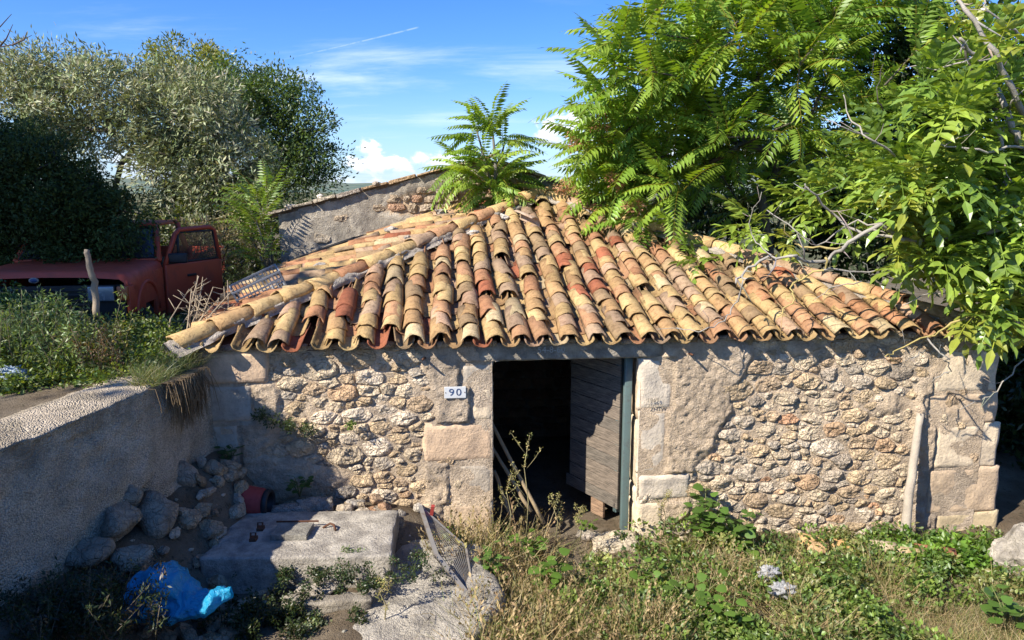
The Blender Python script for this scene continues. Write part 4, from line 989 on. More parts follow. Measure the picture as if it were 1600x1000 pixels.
p = PZ(1200, 918, .0); film('plastic_scrap', (p.x, p.y, .14), (.22, .15, .14), (.50, .50, .50), 3, label='white torn plastic in the dry grass, the upper of two scraps', cat='plastic scrap')
p = PZ(1222, 942, .0); film('plastic_scrap', (p.x, p.y, .12), (.28, .2, .13), (.50, .50, .50), 4, label='white torn plastic in the dry grass, the lower of two scraps', cat='plastic scrap')
p = PZ(18, 598, 1.86); film('plastic_bottle', (p.x, p.y, 1.93), (.34, .16, .15), (.42, .52, .60), 5, label='crushed clear plastic bottle on the retaining wall at the left edge', cat='plastic bottle')

# ------------------------------------------------------------------ the red pickup under the hedge
trk = empty('pickup_truck', (-4.88, 7.62, 1.53), math.radians(8), 'faded red pickup with its door open, buried under a dark hedge', 'pickup truck')
W = .83
def loft(secs, closed=False):
    n = len(secs[0]); V = [p for s_ in secs for p in s_]; F = []
    for i in range(len(secs)-1):
        for k in range(n-1): F.append((i*n+k, i*n+k+1, (i+1)*n+k+1, (i+1)*n+k))
    return V, F
mb = MB()
def hoodsec(y, z, w_, zl=.62):
    return [(-w_, y, zl), (-w_-.0, y, z-.14), (-w_+.015, y, z-.05), (-w_+.06, y, z-.012), (-w_*.5, y, z+.012), (0, y, z+.018), (w_*.5, y, z+.012), (w_-.06, y, z-.012), (w_-.015, y, z-.05), (w_, y, z-.14), (w_, y, zl)]
V, F = loft([hoodsec(.0, .955, W-.03, .90), hoodsec(.02, 1.0, W-.01, .88), hoodsec(.12, 1.02, W, .88), hoodsec(.3, 1.03, W), hoodsec(.75, 1.045, W), hoodsec(1.12, 1.06, W)]); mb.add(V, F)
mb.box((W-.02, .25, .72), (.04, .46, .30), None, (1, 1, 1), .01); mb.box((-W+.02, .25, .72), (.04, .46, .30), None, (1, 1, 1), .01)
mb.box((W-.02, .98, .70), (.045, .30, .52), None, (1, 1, 1), .01); mb.box((-W+.02, .98, .70), (.045, .30, .52), None, (1, 1, 1), .01)
for sx in (-1, 1):                                     # wheel arch lips
    mb.tube([(sx*(W), .55+.36*math.cos(a), .50+.36*math.sin(a)) for a in np.linspace(.0, PI, 12)], .022, 6)
mb.box((-W+.03, 1.75, .70), (.05, 1.25, .62), None, (1, 1, 1), .01); mb.box((0, 2.40, .75), (2*W, .05, .75), None, (1, 1, 1), .01)
mb.box((0, 1.7, .36), (2*W-.04, 1.3, .08)); mb.box((W-.04, 2.38, .72), (.07, .10, .75), None, (1, 1, 1), .01)
for sx in (-1, 1):
    mb.tube([(sx*(W-.03), 1.12, 1.03), (sx*(W-.13), 1.42, 1.38), (sx*(W-.16), 1.50, 1.44)], .035, 6)      # windscreen pillars
    mb.tube([(sx*(W-.03), 2.36, 1.0), (sx*(W-.14), 2.30, 1.44)], .04, 6)
mb.box((0, 1.9, 1.455), (2*W-.28, .92, .045), None, (1, 1, 1), .015)
mb.box((0, 1.10, 1.055), (2*W-.1, .1, .03), None, (1, 1, 1), .01)
for sx in (-1, 1): mb.box((sx*(W-.02), 3.3, .78), (.05, 1.75, .42), None, (1, 1, 1), .01)
mb.box((0, 4.15, .78), (2*W-.06, .05, .42), None, (1, 1, 1), .01); mb.box((0, 3.3, .58), (2*W-.06, 1.75, .05))
mb.build('body', M_RED, trk)
g = MB(); g.box((0, .045, .70), (2*W-.1, .06, .36)).build('grille_back', M_BLACK, trk, False)
for k in range(6):
    MB().box((-.11, .0, .575+k*.052), (1.10, .035, .020), None, (1, 1, 1), .004).build('grille_slat', M_BLACK, trk, False)
for sx in (1, -1):
    hl = MB().box((sx*.555, .0, .795), (.26, .05, .155), None, (1, 1, 1), .012).build('headlight', M_LAMP, trk)
    MB().box((0, -.0, 0), (.28, .04, .175), None, (1, 1, 1), .006).build('bezel', M_BLACK, hl)
    MB().box((sx*.765, .03, .795), (.11, .10, .150), None, (1, 1, 1), .012).build('indicator', M_ORANGE, trk)
MB().box((0, -.03, .44), (2*W+.02, .14, .15), None, (1, 1, 1), .02).build('bumper', M_BLACK, trk)
V, F = lathe([(-.006, 0), (-.006, .82), (0, 1.0), (.006, 0)], 28); V -= np.array([0, 0, .135]); V = np.stack([V[:, 1]*.052, V[:, 0], V[:, 2]*.032], 1)+np.array([-.09, -.006, .945])
bd = mkobj('badge', V, F, M_STEEL, trk)
V, F = lathe([(-.008, 0), (-.008, .66), (-.006, .70)], 24); V -= np.array([0, 0, .135]); V = np.stack([V[:, 1]*.050, V[:, 0], V[:, 2]*.028], 1)+np.array([-.09, -.007, .945])
mkobj('badge_field', V, F, M_INK, bd)
MB().add([(-W+.08, 1.13, 1.06), (W-.08, 1.13, 1.06), (W-.19, 1.48, 1.43), (-W+.19, 1.48, 1.43)], [(0, 1, 2, 3)]).build('windscreen', M_DGLASS, trk, False)
mb = MB(); mb.tube([(-W+.08, 1.12, 1.06), (W-.08, 1.12, 1.06), (W-.18, 1.47, 1.43), (-W+.18, 1.47, 1.43), (-W+.08, 1.12, 1.06)], .018, 5); mb.build('windscreen_seal', M_BLACK, trk)
MB().box((0, 1.9, .75), (1.3, .5, .5), None, (1, 1, 1), .05).build('bench_seat', M_BLACK, trk)
for sx in (-1, 1):
    for yy in (.55, 3.35):
        V, F = lathe([(-.09, 0), (-.09, .19), (-.085, .30), (-.05, .325), (.05, .325), (.085, .30), (.09, .19), (.09, 0)], 28); V -= np.array([0, 0, .135])
        wh = mkobj('wheel', V+np.array([sx*(W-.12), yy, .32]), F, M_RUBBER, trk)
        V, F = lathe([(.095*sx, 0), (.10*sx, .08), (.085*sx, .17), (.095*sx, .19)], 24); V -= np.array([0, 0, .135]); mkobj('rim', V+np.array([sx*(W-.12), yy, .32]), F, M_STEEL, wh)
# open door, swung out from the windscreen pillar
dr = empty('door', (W+.005, 1.14, 0), math.radians(-27)); dr.parent = trk; dr['label'] = 'open red door with quarter window'
mb = MB(); mb.box((.0, .50, .68), (.055, .98, .60), None, (1, 1, 1), .02)
mb.tube([(0, .03, .97), (-.02, .24, 1.33), (-.03, .32, 1.385), (-.03, .86, 1.40), (-.02, .93, 1.36), (0, .975, .97)], .030, 6)
mb.build('door_panel', M_RED, dr)
MB().tube([(0, .06, .99), (0, .95, .99), (-.02, .90, 1.35), (-.03, .32, 1.355), (0, .06, .99)], .017, 5).build('door_seal', M_BLACK, dr)
MB().tube([(-.01, .27, .99), (-.02, .28, 1.35)], .018, 5).build('window_divider', M_BLACK, dr)
MB().add([(0, .07, .99), (0, .95, .99), (-.02, .90, 1.36), (-.03, .31, 1.36)], [(0, 1, 2, 3)]).build('window_pane', M_GLASS, dr, False)
MB().box((.02, .42, .82), (.06, .14, .03), None, (1, 1, 1), .006).build('door_handle', M_BLACK, dr)
mb = MB(); mb.box((.10, .14, 1.055), (.22, .05, .12), Euler((0, 0, .5)), (1, 1, 1), .02); mb.tube([(.0, .12, 1.0), (.05, .14, 1.03)], .015, 5); mb.build('wing_mirror', M_BLACK, dr)

# ------------------------------------------------------------------ vegetation tools
def kite(L, Wd, bend=.12):
    return np.array([(0, 0, 0), (-Wd/2, L*.42, bend*Wd), (0, L, -bend*L), (Wd/2, L*.42, bend*Wd), (0, L*.45, -bend*Wd)]), [(0, 4, 2, 1), (0, 3, 2, 4)]
def kite1(L, Wd): return np.array([(0, 0, 0), (-Wd/2, L*.45, 0), (0, L, 0), (Wd/2, L*.45, 0)]), [(0, 1, 2, 3)]
def leafcloud(tmpl, cent, rad, n_each, col, var=.3, size=(.7, 1.25), up=.3, flat=.8, shell=.45):
    """leaves in clumps. cent (k,3), rad (k,)"""
    T, F = tmpl; k = len(cent); ci = np.repeat(np.arange(k), n_each); n = len(ci)
    d = rdir(n); r = RNG.uniform(shell, 1, n)**.6
    L = cent[ci]+d*(rad[ci]*r)[:, None]*np.array([1, 1, flat])
    cd = rdir(k, .25); L = L+cd[ci]*(rad[ci]*RNG.uniform(-1, 1, n)**3*.5)[:, None]
    dd = d*.55+rdir(n)*.6+cd[ci]*.55; dd[:, 2] += up*RNG.uniform(-1, .6, n)
    M = frames(dd, roll=RNG.uniform(-1.3, 1.3, n))*RNG.uniform(size[0], size[1], n)[:, None, None]
    cc = np.asarray(col); cc = cc[RNG.integers(0, len(cc), k)] if cc.ndim == 2 else np.broadcast_to(cc, (k, 3))
    cl = cc*(1+RNG.uniform(-.22, .22, (k, 1)))
    tn = np.clip(cl[ci]*(1+RNG.uniform(-var, var, (n, 1)))*(1+RNG.uniform(-.1, .1, (n, 3))), .004, .9)
    return scatter(T, F, M, L, tn)
def joinv(parts):
    V = []; F = []; c = []; o = 0
    for v, f, k in parts: V.append(v); F.append(np.asarray(f)+o); c.append(k); o += len(v)
    return np.concatenate(V), np.concatenate(F), np.concatenate(c)
def grow(trunk, targets, tip=.008, wob=.08, rmax=.3, cols=(.1, .08, .06), seg=6, step=.45):
    """limbs from a trunk out to every target; returns MB"""
    N = [Vector(p) for p in trunk]; par = [-1]+list(range(len(N)-1)); mb = MB()
    tg = sorted([Vector(t) for t in targets], key=lambda t: (t-N[-1]).length)
    for t in tg:
        best = min(range(max(1, len(trunk)//2), len(N)), key=lambda i: (N[i]-t).length+.25*max(0, N[i].z-t.z)*2+(0 if i >= len(trunk)//2 else 9))
        A = N[best]; L = (t-A).length; k = max(1, int(L/step)); pv = best
        bow = Vector((random.gauss(0, wob), random.gauss(0, wob), abs(random.gauss(0, wob))))*L
        for j in range(1, k+1):
            f = j/k; q = A.lerp(t, f)+bow*math.sin(f*PI)*.8+Vector([random.gauss(0, wob*.25) for _ in range(3)])*(0 if j == k else 1)
            N.append(q); par.append(pv); pv = len(N)-1
    w_ = [0.0]*len(N); ch = [[] for _ in N]
    for i, p in enumerate(par):
        if p >= 0: ch[p].append(i)
    for i in range(len(N)-1, -1, -1):
        w_[i] = max(tip**2.2, sum(w_[c] for c in ch[i]))
        if i < len(trunk): pass
    rad = [min(rmax, x**(1/2.2)) for x in w_]
    done = set()
    for i in range(len(N)):
        st = [c for c in ch[i]]
        if i == 0: chains = [[0]]
        else: chains = []
        kids = sorted(ch[i], key=lambda c: -rad[c])
        heads = kids if i == 0 else kids[1:]
        for h in heads:
            path = [i, h]; 
            while ch[path[-1]]: path.append(max(ch[path[-1]], key=lambda c: rad[c]))
            rr_ = [rad[h]]+[rad[q] for q in path[1:]]
            if i == 0: rr_[0] = rad[h]*1.3
            mb.tube([N[q] for q in path], rr_, seg, cols)
    return mb
def px_cloud(blobs, ylo, yhi, n, keep=None):
    """points inside px ellipses (u, v, ru, rv, weight) at depths ylo..yhi"""
    out = []; ws = [b[2]*b[3]*(b[4] if len(b) > 4 else 1) for b in blobs]
    while len(out) < n:
        b = random.choices(blobs, ws)[0]; a = random.uniform(0, 2*PI); r = math.sqrt(random.random())
        u, v = b[0]+b[2]*r*math.cos(a), b[1]+b[3]*r*math.sin(a)
        if keep and not keep(u, v): continue
        mid = (ylo+yhi)/2; hw = (yhi-ylo)/2*math.sqrt(max(.05, 1-r*r))
        out.append(tuple(PY(u, v, mid+random.uniform(-hw, hw))))
    return np.array(out)
def tree(name, root, trunk, cloud, rad, n_each, tmpl, cols, mat, label, cat='tree', group=None, barkc=(.10, .085, .07), tip=.007, rmax=.28, **kw):
    e = empty(name, root, 0, label, cat, group); R0 = np.array(root)
    mb = grow([Vector(t)-Vector(root) for t in trunk], [Vector(c)-Vector(root) for c in cloud], tip=tip, rmax=rmax, cols=barkc)
    mb.build('branches', M_BARK, e)
    rd = np.array([random.choice((.45, .7, 1.0, 1.25))*random.uniform(.85, 1.15) for _ in cloud])*rad
    V, F, c = leafcloud(tmpl, np.array(cloud)-R0, rd, n_each, cols, **kw)
    o = mkobj('crown', V, F, mat, e, c, False, True); o['kind'] = 'stuff'
    return e
# left: olive, evergreen oak behind, yellow-green top
ol = px_cloud([(60, 170, 75, 75), (20, 120, 40, 40), (150, 150, 80, 60), (230, 170, 80, 70), (300, 190, 80, 70), (280, 270, 110, 60), (340, 330, 60, 60), (110, 230, 50, 45), (360, 250, 60, 60), (90, 110, 60, 30), (130, 110, 30, 30)], 12.2, 14.4, 270, lambda u, v: not (135 < u < 205 and 235 < v < 300) and not (195 < u < 225 and 255 < v < 285))
tree('olive_tree', tuple(PY(215, 420, 13.2)), [PY(215, 425, 13.2), PY(200, 370, 13.2), PY(178, 300, 13.2), PY(190, 255, 13.2), PY(230, 210, 13.2)], ol, .42, 230, kite1(.105, .026), [(.24, .27, .15), (.29, .32, .19), (.19, .23, .11), (.34, .36, .24)], M_DULL, 'grey-green olive tree with a leaning dark trunk left of the house', barkc=(.06, .05, .04), rmax=.16)
ok = px_cloud([(430, 210, 80, 80), (470, 240, 50, 55), (400, 160, 65, 45), (350, 150, 60, 50), (440, 280, 60, 30), (500, 260, 26, 26), (380, 330, 60, 40, .6)], 15.5, 18.5, 190, lambda u, v: not (470 < u < 560 and v > 288) )
tree('evergreen_oak', tuple(PY(400, 420, 17)), [PY(400, 425, 17), PY(395, 370, 17), PY(392, 310, 17), PY(405, 260, 17)], ok, .50, 210, kite1(.085, .035), [(.085, .14, .04), (.11, .165, .045), (.07, .11, .035)], M_LEAF, 'dark green spreading tree just left of the gable, behind the olive', barkc=(.05, .045, .04), rmax=.22)
yt = px_cloud([(290, 95, 55, 38), (330, 115, 40, 35), (250, 90, 28, 22), (350, 170, 45, 45), (300, 140, 60, 40)], 17.5, 20, 95)
tree('almond_tree', tuple(PY(320, 420, 19)), [PY(320, 425, 19), PY(318, 330, 19), PY(312, 220, 19), PY(312, 140, 19)], yt, .48, 150, kite1(.10, .035), [(.19, .21, .04), (.15, .18, .04), (.24, .24, .04)], M_LEAF, 'yellow-green loose crown rising above the olive', barkc=(.06, .05, .04), rmax=.16)
# fillers between truck and gable
bb = px_cloud([(300, 385, 40, 40), (350, 385, 45, 45), (330, 420, 60, 25)], 10.2, 11.2, 60)
tree('dry_bush', tuple(PZ(350, 470, 1.8)*1.0), [PY(350, 450, 10.7), PY(350, 430, 10.7)], bb, .22, 90, kite1(.06, .014), [(.34, .27, .17), (.26, .23, .13), (.20, .19, .10)], M_DRY, 'brownish dry feathery bush behind the open truck door', 'bush', barkc=(.12, .09, .06), rmax=.03, tip=.004)
gb = px_cloud([(330, 330, 60, 40), (300, 380, 60, 40), (400, 380, 50, 50), (250, 360, 40, 40), (380, 440, 60, 20)], 12.4, 14.5, 90)
tree('bush', tuple(PY(330, 470, 13.4)), [PY(330, 460, 13.4), PY(330, 420, 13.4)], gb, .38, 110, kite1(.10, .045), [(.07, .10, .03), (.05, .08, .025), (.10, .13, .03)], M_LEAF, 'mixed green thicket under the olive, seen through the truck door window', 'bush', rmax=.06)
# dark hedge heaped over the truck
hg = px_cloud([(60, 300, 110, 105, 2), (150, 350, 90, 60), (0, 240, 50, 60), (190, 375, 50, 30), (-60, 300, 90, 110), (80, 395, 100, 22, 1.2), (170, 395, 45, 16)], 8.2, 9.9, 290, lambda u, v: v > np.interp(u, [-150, 0, 60, 130, 200, 240], [170, 190, 215, 270, 318, 345]) and v < 410 and not (u > 198 and v > 342))
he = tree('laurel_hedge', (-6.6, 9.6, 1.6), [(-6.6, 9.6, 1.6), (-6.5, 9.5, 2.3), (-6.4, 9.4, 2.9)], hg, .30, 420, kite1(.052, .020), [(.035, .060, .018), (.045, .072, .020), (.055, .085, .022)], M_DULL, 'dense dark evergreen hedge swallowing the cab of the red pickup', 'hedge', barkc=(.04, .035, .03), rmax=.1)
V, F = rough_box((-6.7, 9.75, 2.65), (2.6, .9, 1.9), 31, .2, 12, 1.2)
V[:, 2] -= np.clip((V[:, 0]+7.2)*.5, 0, 2)*(V[:, 2] > 2.6); V -= np.array((-6.6, 9.6, 1.6)); mkobj('dark_shade_core', V, F, M_SHADECORE, he)  # solid dark blob added behind the leaves, its colour standing in for shade
# unseen tree, added off-frame left to throw the truck and hedge into shade
sh = np.array([(-11.2+random.gauss(0, 1.0), 3.9+random.gauss(0, 1.0), random.uniform(6.2, 9.9)) for _ in range(300)])
tree('added_shade_tree', (-11.2, 3.9, 1.7), [(-11.2, 3.9, 1.7), (-11.2, 3.9, 4), (-11.1, 3.8, 6.5), (-11.2, 3.9, 8.5)], sh, .62, 45, kite1(.22, .12), [(.04, .07, .02)], M_DULL, 'unseen tree added beyond the left edge to shade the pickup', rmax=.3)

# ------------------------------------------------------------------ ailanthus: pinnate fronds
def frond(pairs=11, L=.85, ll=.155, lw=.042, droop=.42, seed=0, hang=.55):
    rg = random.Random(seed); V = []; F = []; cl = []
    def add(vs, fs, c):
        o = len(V); V.extend(vs); F.extend([tuple(i+o for i in f) for f in fs]); cl.extend([c]*len(vs))
    side = rg.uniform(-.06, .06)
    pos = lambda t: Vector((side*t*t, t*L*(1-.12*t*droop), .10*t*L-droop*L*t*t))
    n = 8
    for i in range(n+1):
        p = pos(i/n); r = .0055*(1-.7*i/n); V += [p+Vector((-r, 0, 0)), p+Vector((0, 0, r)), p+Vector((r, 0, 0)), p-Vector((0, 0, r))]; cl += [(1.3, .75, .8)]*4
    for i in range(n):
        for k in range(4): F.append((i*4+k, i*4+(k+1) % 4, (i+1)*4+(k+1) % 4, (i+1)*4+k))
    for j in range(pairs+1):
        t = .16+.82*j/pairs; p = pos(t); tg = (pos(min(1, t+.03))-pos(t-.03)).normalized()
        sz = math.sin(PI*(.18+.72*j/pairs))**.5*rg.uniform(.88, 1.1)
        for sx in (-1, 1):
            if j == pairs and sx < 0: continue
            d = (tg*rg.uniform(.30, .5)+Vector((sx, 0, -hang*rg.uniform(.6, 1.3)))).normalized() if j < pairs else tg
            l = ll*sz; wv = tg.cross(d).cross(d).normalized(); up = d.cross(wv).normalized(); wv = wv*(lw/2)*sz*1.1
            a, b, m = p, p+d*l+Vector((0, 0, -.12*l)), p+d*l*.45
            c = rg.uniform(.85, 1.15)
            add([a, m+wv-up*lw*-.12, b, m-wv+up*lw*.12, m-Vector((0, 0, lw*.16))], [(0, 4, 2, 1), (0, 3, 2, 4)], (c, c, c))
    return np.array([tuple(v) for v in V]), np.array(F), np.array(cl)
FR = [frond(seed=i, droop=.25+.07*i, pairs=11+i % 4, hang=.35+.1*i, ll=.17, lw=.050) for i in range(6)]
FRB = [frond(seed=40+i, droop=.45+.10*i, pairs=13+i % 3, L=1.05, ll=.20, lw=.062, hang=.6+.1*i) for i in range(4)]
FRS = [frond(seed=20+i, droop=.2+.1*i, pairs=9, L=.62, ll=.12, lw=.036, hang=.4) for i in range(4)]
def whorls(tips, dirs, nf, tmpl, cols, scale=(.75, 1.15), updir=.25):
    its = []
    for tp, dr_ in zip(tips, dirs):
        dr_ = Vector(dr_).normalized(); a0 = random.uniform(0, 6.28); ort = dr_.orthogonal().normalized(); oth = dr_.cross(ort)
        k = random.randint(*nf); bc = np.array(random.choice(cols))*random.uniform(.85, 1.15)
        for j in range(k):
            a = a0+j*2.399; tilt = random.uniform(.35, 1.25)
            d = (dr_*math.cos(tilt)+(ort*math.cos(a)+oth*math.sin(a))*math.sin(tilt)+Vector((0, 0, updir))).normalized()
            V, F, c = random.choice(tmpl); sc1 = random.uniform(*scale)
            M = frames(np.array([d[:]]), roll=np.array([random.gauss(0, .25)]))[0]*sc1
            o = Vector(tp)-dr_*random.uniform(0, .25)
            its.append((V @ M.T+np.array(o), F, c*bc*random.uniform(.85, 1.2), -(o-Vector((0, 0, CAMZ))).length))
    return its
AILC = [(.23, .35, .045), (.19, .31, .04), (.26, .37, .05), (.16, .27, .035), (.19, .32, .045)]
def ail_keep(u, v):
    return u > np.interp(v, [-200, 0, 60, 120, 200, 260, 330, 380, 430], [1080, 1050, 1020, 1000, 975, 930, 960, 1120, 1240])
# sapling behind the ridge
root = loc2w(3.35, 4.02, 2.95); sap = empty('tree_of_heaven_sapling', root, 0, 'young tree of heaven with feathery fronds standing alone above the roof ridge', 'tree')
tips = [Vector(PY(u, v, y-.95)) for u, v, y in ((768, 190, 11.6), (752, 235, 11.4), (790, 215, 11.8), (775, 262, 11.5), (735, 275, 11.3), (800, 270, 11.9), (760, 292, 11.4), (785, 288, 11.6), (722, 262, 11.5), (745, 205, 11.7))]
mb = MB(); mb.tube([root, Vector(PY(772, 300, 10.62)), tips[3], tips[0]], [.03, .03, .025, .012], 7, (.15, .14, .11))
for t in tips[1:3]+tips[4:]: mb.tube([Vector(PY(772, 298, 10.6)), t], [.02, .012], 6, (.15, .14, .11))
V, F, c = mb.arr(); mkobj('trunk', V-np.array(root), F, M_BARK, sap, c)
its = whorls(tips, [(0, 0, 1), (-.5, -.2, .8), (.4, 0, 1), (0, -.6, .5), (-.8, -.4, .3), (.7, -.2, .3), (-.2, -.7, .6), (.3, -.6, .6), (-.7, -.3, .5), (-.4, .2, .9)], (9, 11), FRB, AILC[1:]+AILC[:1], (.46, .74), .05)
its = [(V-np.array(root), F, c, r) for V, F, c, r in its]; pieces('frond', its, M_LEAF, sap, 'fronds', False)
# the great tree of heaven right of the ridge
root = Vector((4.1, 11.2, -.05)); big = empty('tree_of_heaven', root, 0, 'large tree of heaven filling the sky right of the ridge, fronds hanging over the roof', 'tree')
tp = px_cloud([(1150, 120, 190, 130, 1.6), (1060, 60, 90, 60), (1040, 200, 90, 90, 1.4), (1000, 250, 70, 60), (1180, 260, 160, 100, 1.2), (1060, 320, 100, 50), (960, 300, 45, 30, 1.5), (1350, 60, 200, 110), (1180, -60, 200, 80)], 9.4, 12.4, 140, ail_keep)
ex = [PY(u, v, y) for u, v, y in ((965, 105, 9.6), (1005, 50, 9.8), (985, 150, 9.8), (975, 210, 9.8), (960, 245, 10.5), (1025, 15, 9.4), (1010, 110, 9), (1000, 180, 9.6), (1060, 120, 9.4), (1250, 100, 9.2), (1240, 190, 9.2), (1150, 60, 9.4), (1300, 40, 9.2), (1130, 215, 9.4), (1050, 290, 9.2), (990, 300, 10.5), (940, 255, 10.8), (930, 245, 10.4), (925, 300, 10.4), (950, 320, 10), (1000, 345, 9.6), (1060, 370, 9.2), (975, 275, 9.8), (958, 112, 9.2), (950, 165, 9.3), (985, 60, 9.4), (940, 215, 9.6))]
tp = np.concatenate([tp, np.array([tuple(e) for e in ex])])
cen = np.array(PY(1230, 260, 10.8)); dirs = (tp-cen)*np.array([1, .7, .8])+np.array([0, -.5, .9])
V, F, c = grow([Vector((0, 0, 0)), Vector((-.1, -.1, 1.5)), Vector((-.3, -.3, 2.6)), Vector((-.5, -.4, 3.4))], [Vector(t)-root for t in tp], tip=.011, rmax=.14, cols=(.11, .095, .07), wob=.05).arr()
mkobj('branches', V, F, M_BARK, big, c)
its = whorls(tp, dirs, (7, 9), FR, AILC, (.75, 1.15), .1)
its = [(V-np.array(root), F, c, r) for V, F, c, r in its]; pieces('frond', its, M_LEAF, big, 'fronds', False)
# russet seed clusters
T, Fk = kite1(.035, .014)
for (u, v, y) in ((902, 222, 10.6), (935, 190, 10.5), (885, 292, 10.8), (990, 325, 10.3), (960, 285, 10.6)):
    y -= 1.1; ce = np.array([tuple(Vector(PY(u+random.uniform(-15, 15), v+random.uniform(-10, 10), y))-root) for _ in range(11)])
    V, F, c = leafcloud((T, Fk), ce, np.full(11, .055), 30, (.46, .25, .15), flat=1)
    o = mkobj('seed_cluster', V, F, M_DRY, big, c, False, True); o['kind'] = 'stuff'
# small sapling left of the gable
root = Vector(PY(425, 430, 10.8)); root.z = 1.8; s2 = empty('tree_of_heaven_sapling', root, 0, 'bright green tree of heaven thicket in front of the oak, left of the gable corner', 'tree')
tips = [Vector(PY(u, v, y-1.2)) for u, v, y in ((415, 292, 12.6), (400, 305, 12.4), (410, 325, 12), (400, 345, 11.6), (412, 375, 12), (390, 370, 11.8), (385, 315, 13), (385, 340, 12.2), (405, 400, 11.6), (392, 330, 12.6))]
mb = MB()
for t in tips: mb.tube([root, (root+t)/2+Vector((.05, 0, .1)), t], [.025, .016, .009], 5, (.15, .14, .11))
V, F, c = mb.arr(); mkobj('stems', V-np.array(root), F, M_BARK, s2, c)['kind'] = 'stuff'
its = whorls(tips, [(-.2, -.5, 1)]*len(tips), (7, 9), FRS, [(.17, .25, .04), (.15, .24, .05)], (.7, 1.1), .1)
pieces('frond', [(V-np.array(root), F, c, r) for V, F, c, r in its], M_LEAF, s2, 'fronds', False)

# ------------------------------------------------------------------ the broad-leaved tree at the right, grey lichened branches
def compound(seed, pairs=3, L=.30, ll=.115, lw=.062):
    rg = random.Random(seed); V = []; F = []; cl = []
    pos = lambda t: Vector((0, t*L, -.16*L*t*t))
    for i in range(4):
        p = pos(i/3); r = .003; V += [p+Vector((-r, 0, 0)), p+Vector((r, 0, 0)), p-Vector((0, 0, r*1.6))]; cl += [(1.1, 1.1, .9)]*3
    for i in range(3):
        for k in range(3): F.append((i*3+k, i*3+(k+1) % 3, (i+1)*3+(k+1) % 3, (i+1)*3+k))
    for j in range(pairs+1):
        t = .4+.6*j/pairs; p = pos(t)
        for sx in (-1, 1):
            if j == pairs and sx < 0: continue
            d = (Vector((sx, rg.uniform(.45, .8), -rg.uniform(.0, .5)))).normalized() if j < pairs else Vector((0, 1, -.3)).normalized()
            l = ll*rg.uniform(.85, 1.15)*(1.25 if j == pairs else 1); wv = d.cross(Vector((0, 0, 1))).normalized()*lw/2; dz = Vector((0, 0, -1))
            o = len(V); c = rg.uniform(.85, 1.15)
            V += [p, p+d*l*.30+wv*.92, p+d*l*.68+wv*.78, p+d*l+dz*.2*l, p+d*l*.68-wv*.78, p+d*l*.30-wv*.92, p+d*l*.32+dz*lw*.14, p+d*l*.68+dz*lw*.2]; cl += [(c, c, c)]*8
            F += [(o, o+6, o+1, o+1), (o, o+5, o+6, o+6), (o+6, o+7, o+2, o+1), (o+5, o+4, o+7, o+6), (o+7, o+3, o+2, o+2), (o+4, o+3, o+7, o+7)]
    return np.array([tuple(v) for v in V]), [tuple(dict.fromkeys(f)) for f in F], np.array(cl)
CP = [compound(i, 2+i % 2) for i in range(6)]
root = Vector((6.2, 8.0, -.2)); wal = empty('walnut_tree', root, 0, 'broad-leaved tree at the right edge with pale lichened twigs reaching over the roof', 'tree')
GREYB = (.34, .31, .27); YEL = (.42, .33, .12); DKB = (.09, .075, .06)
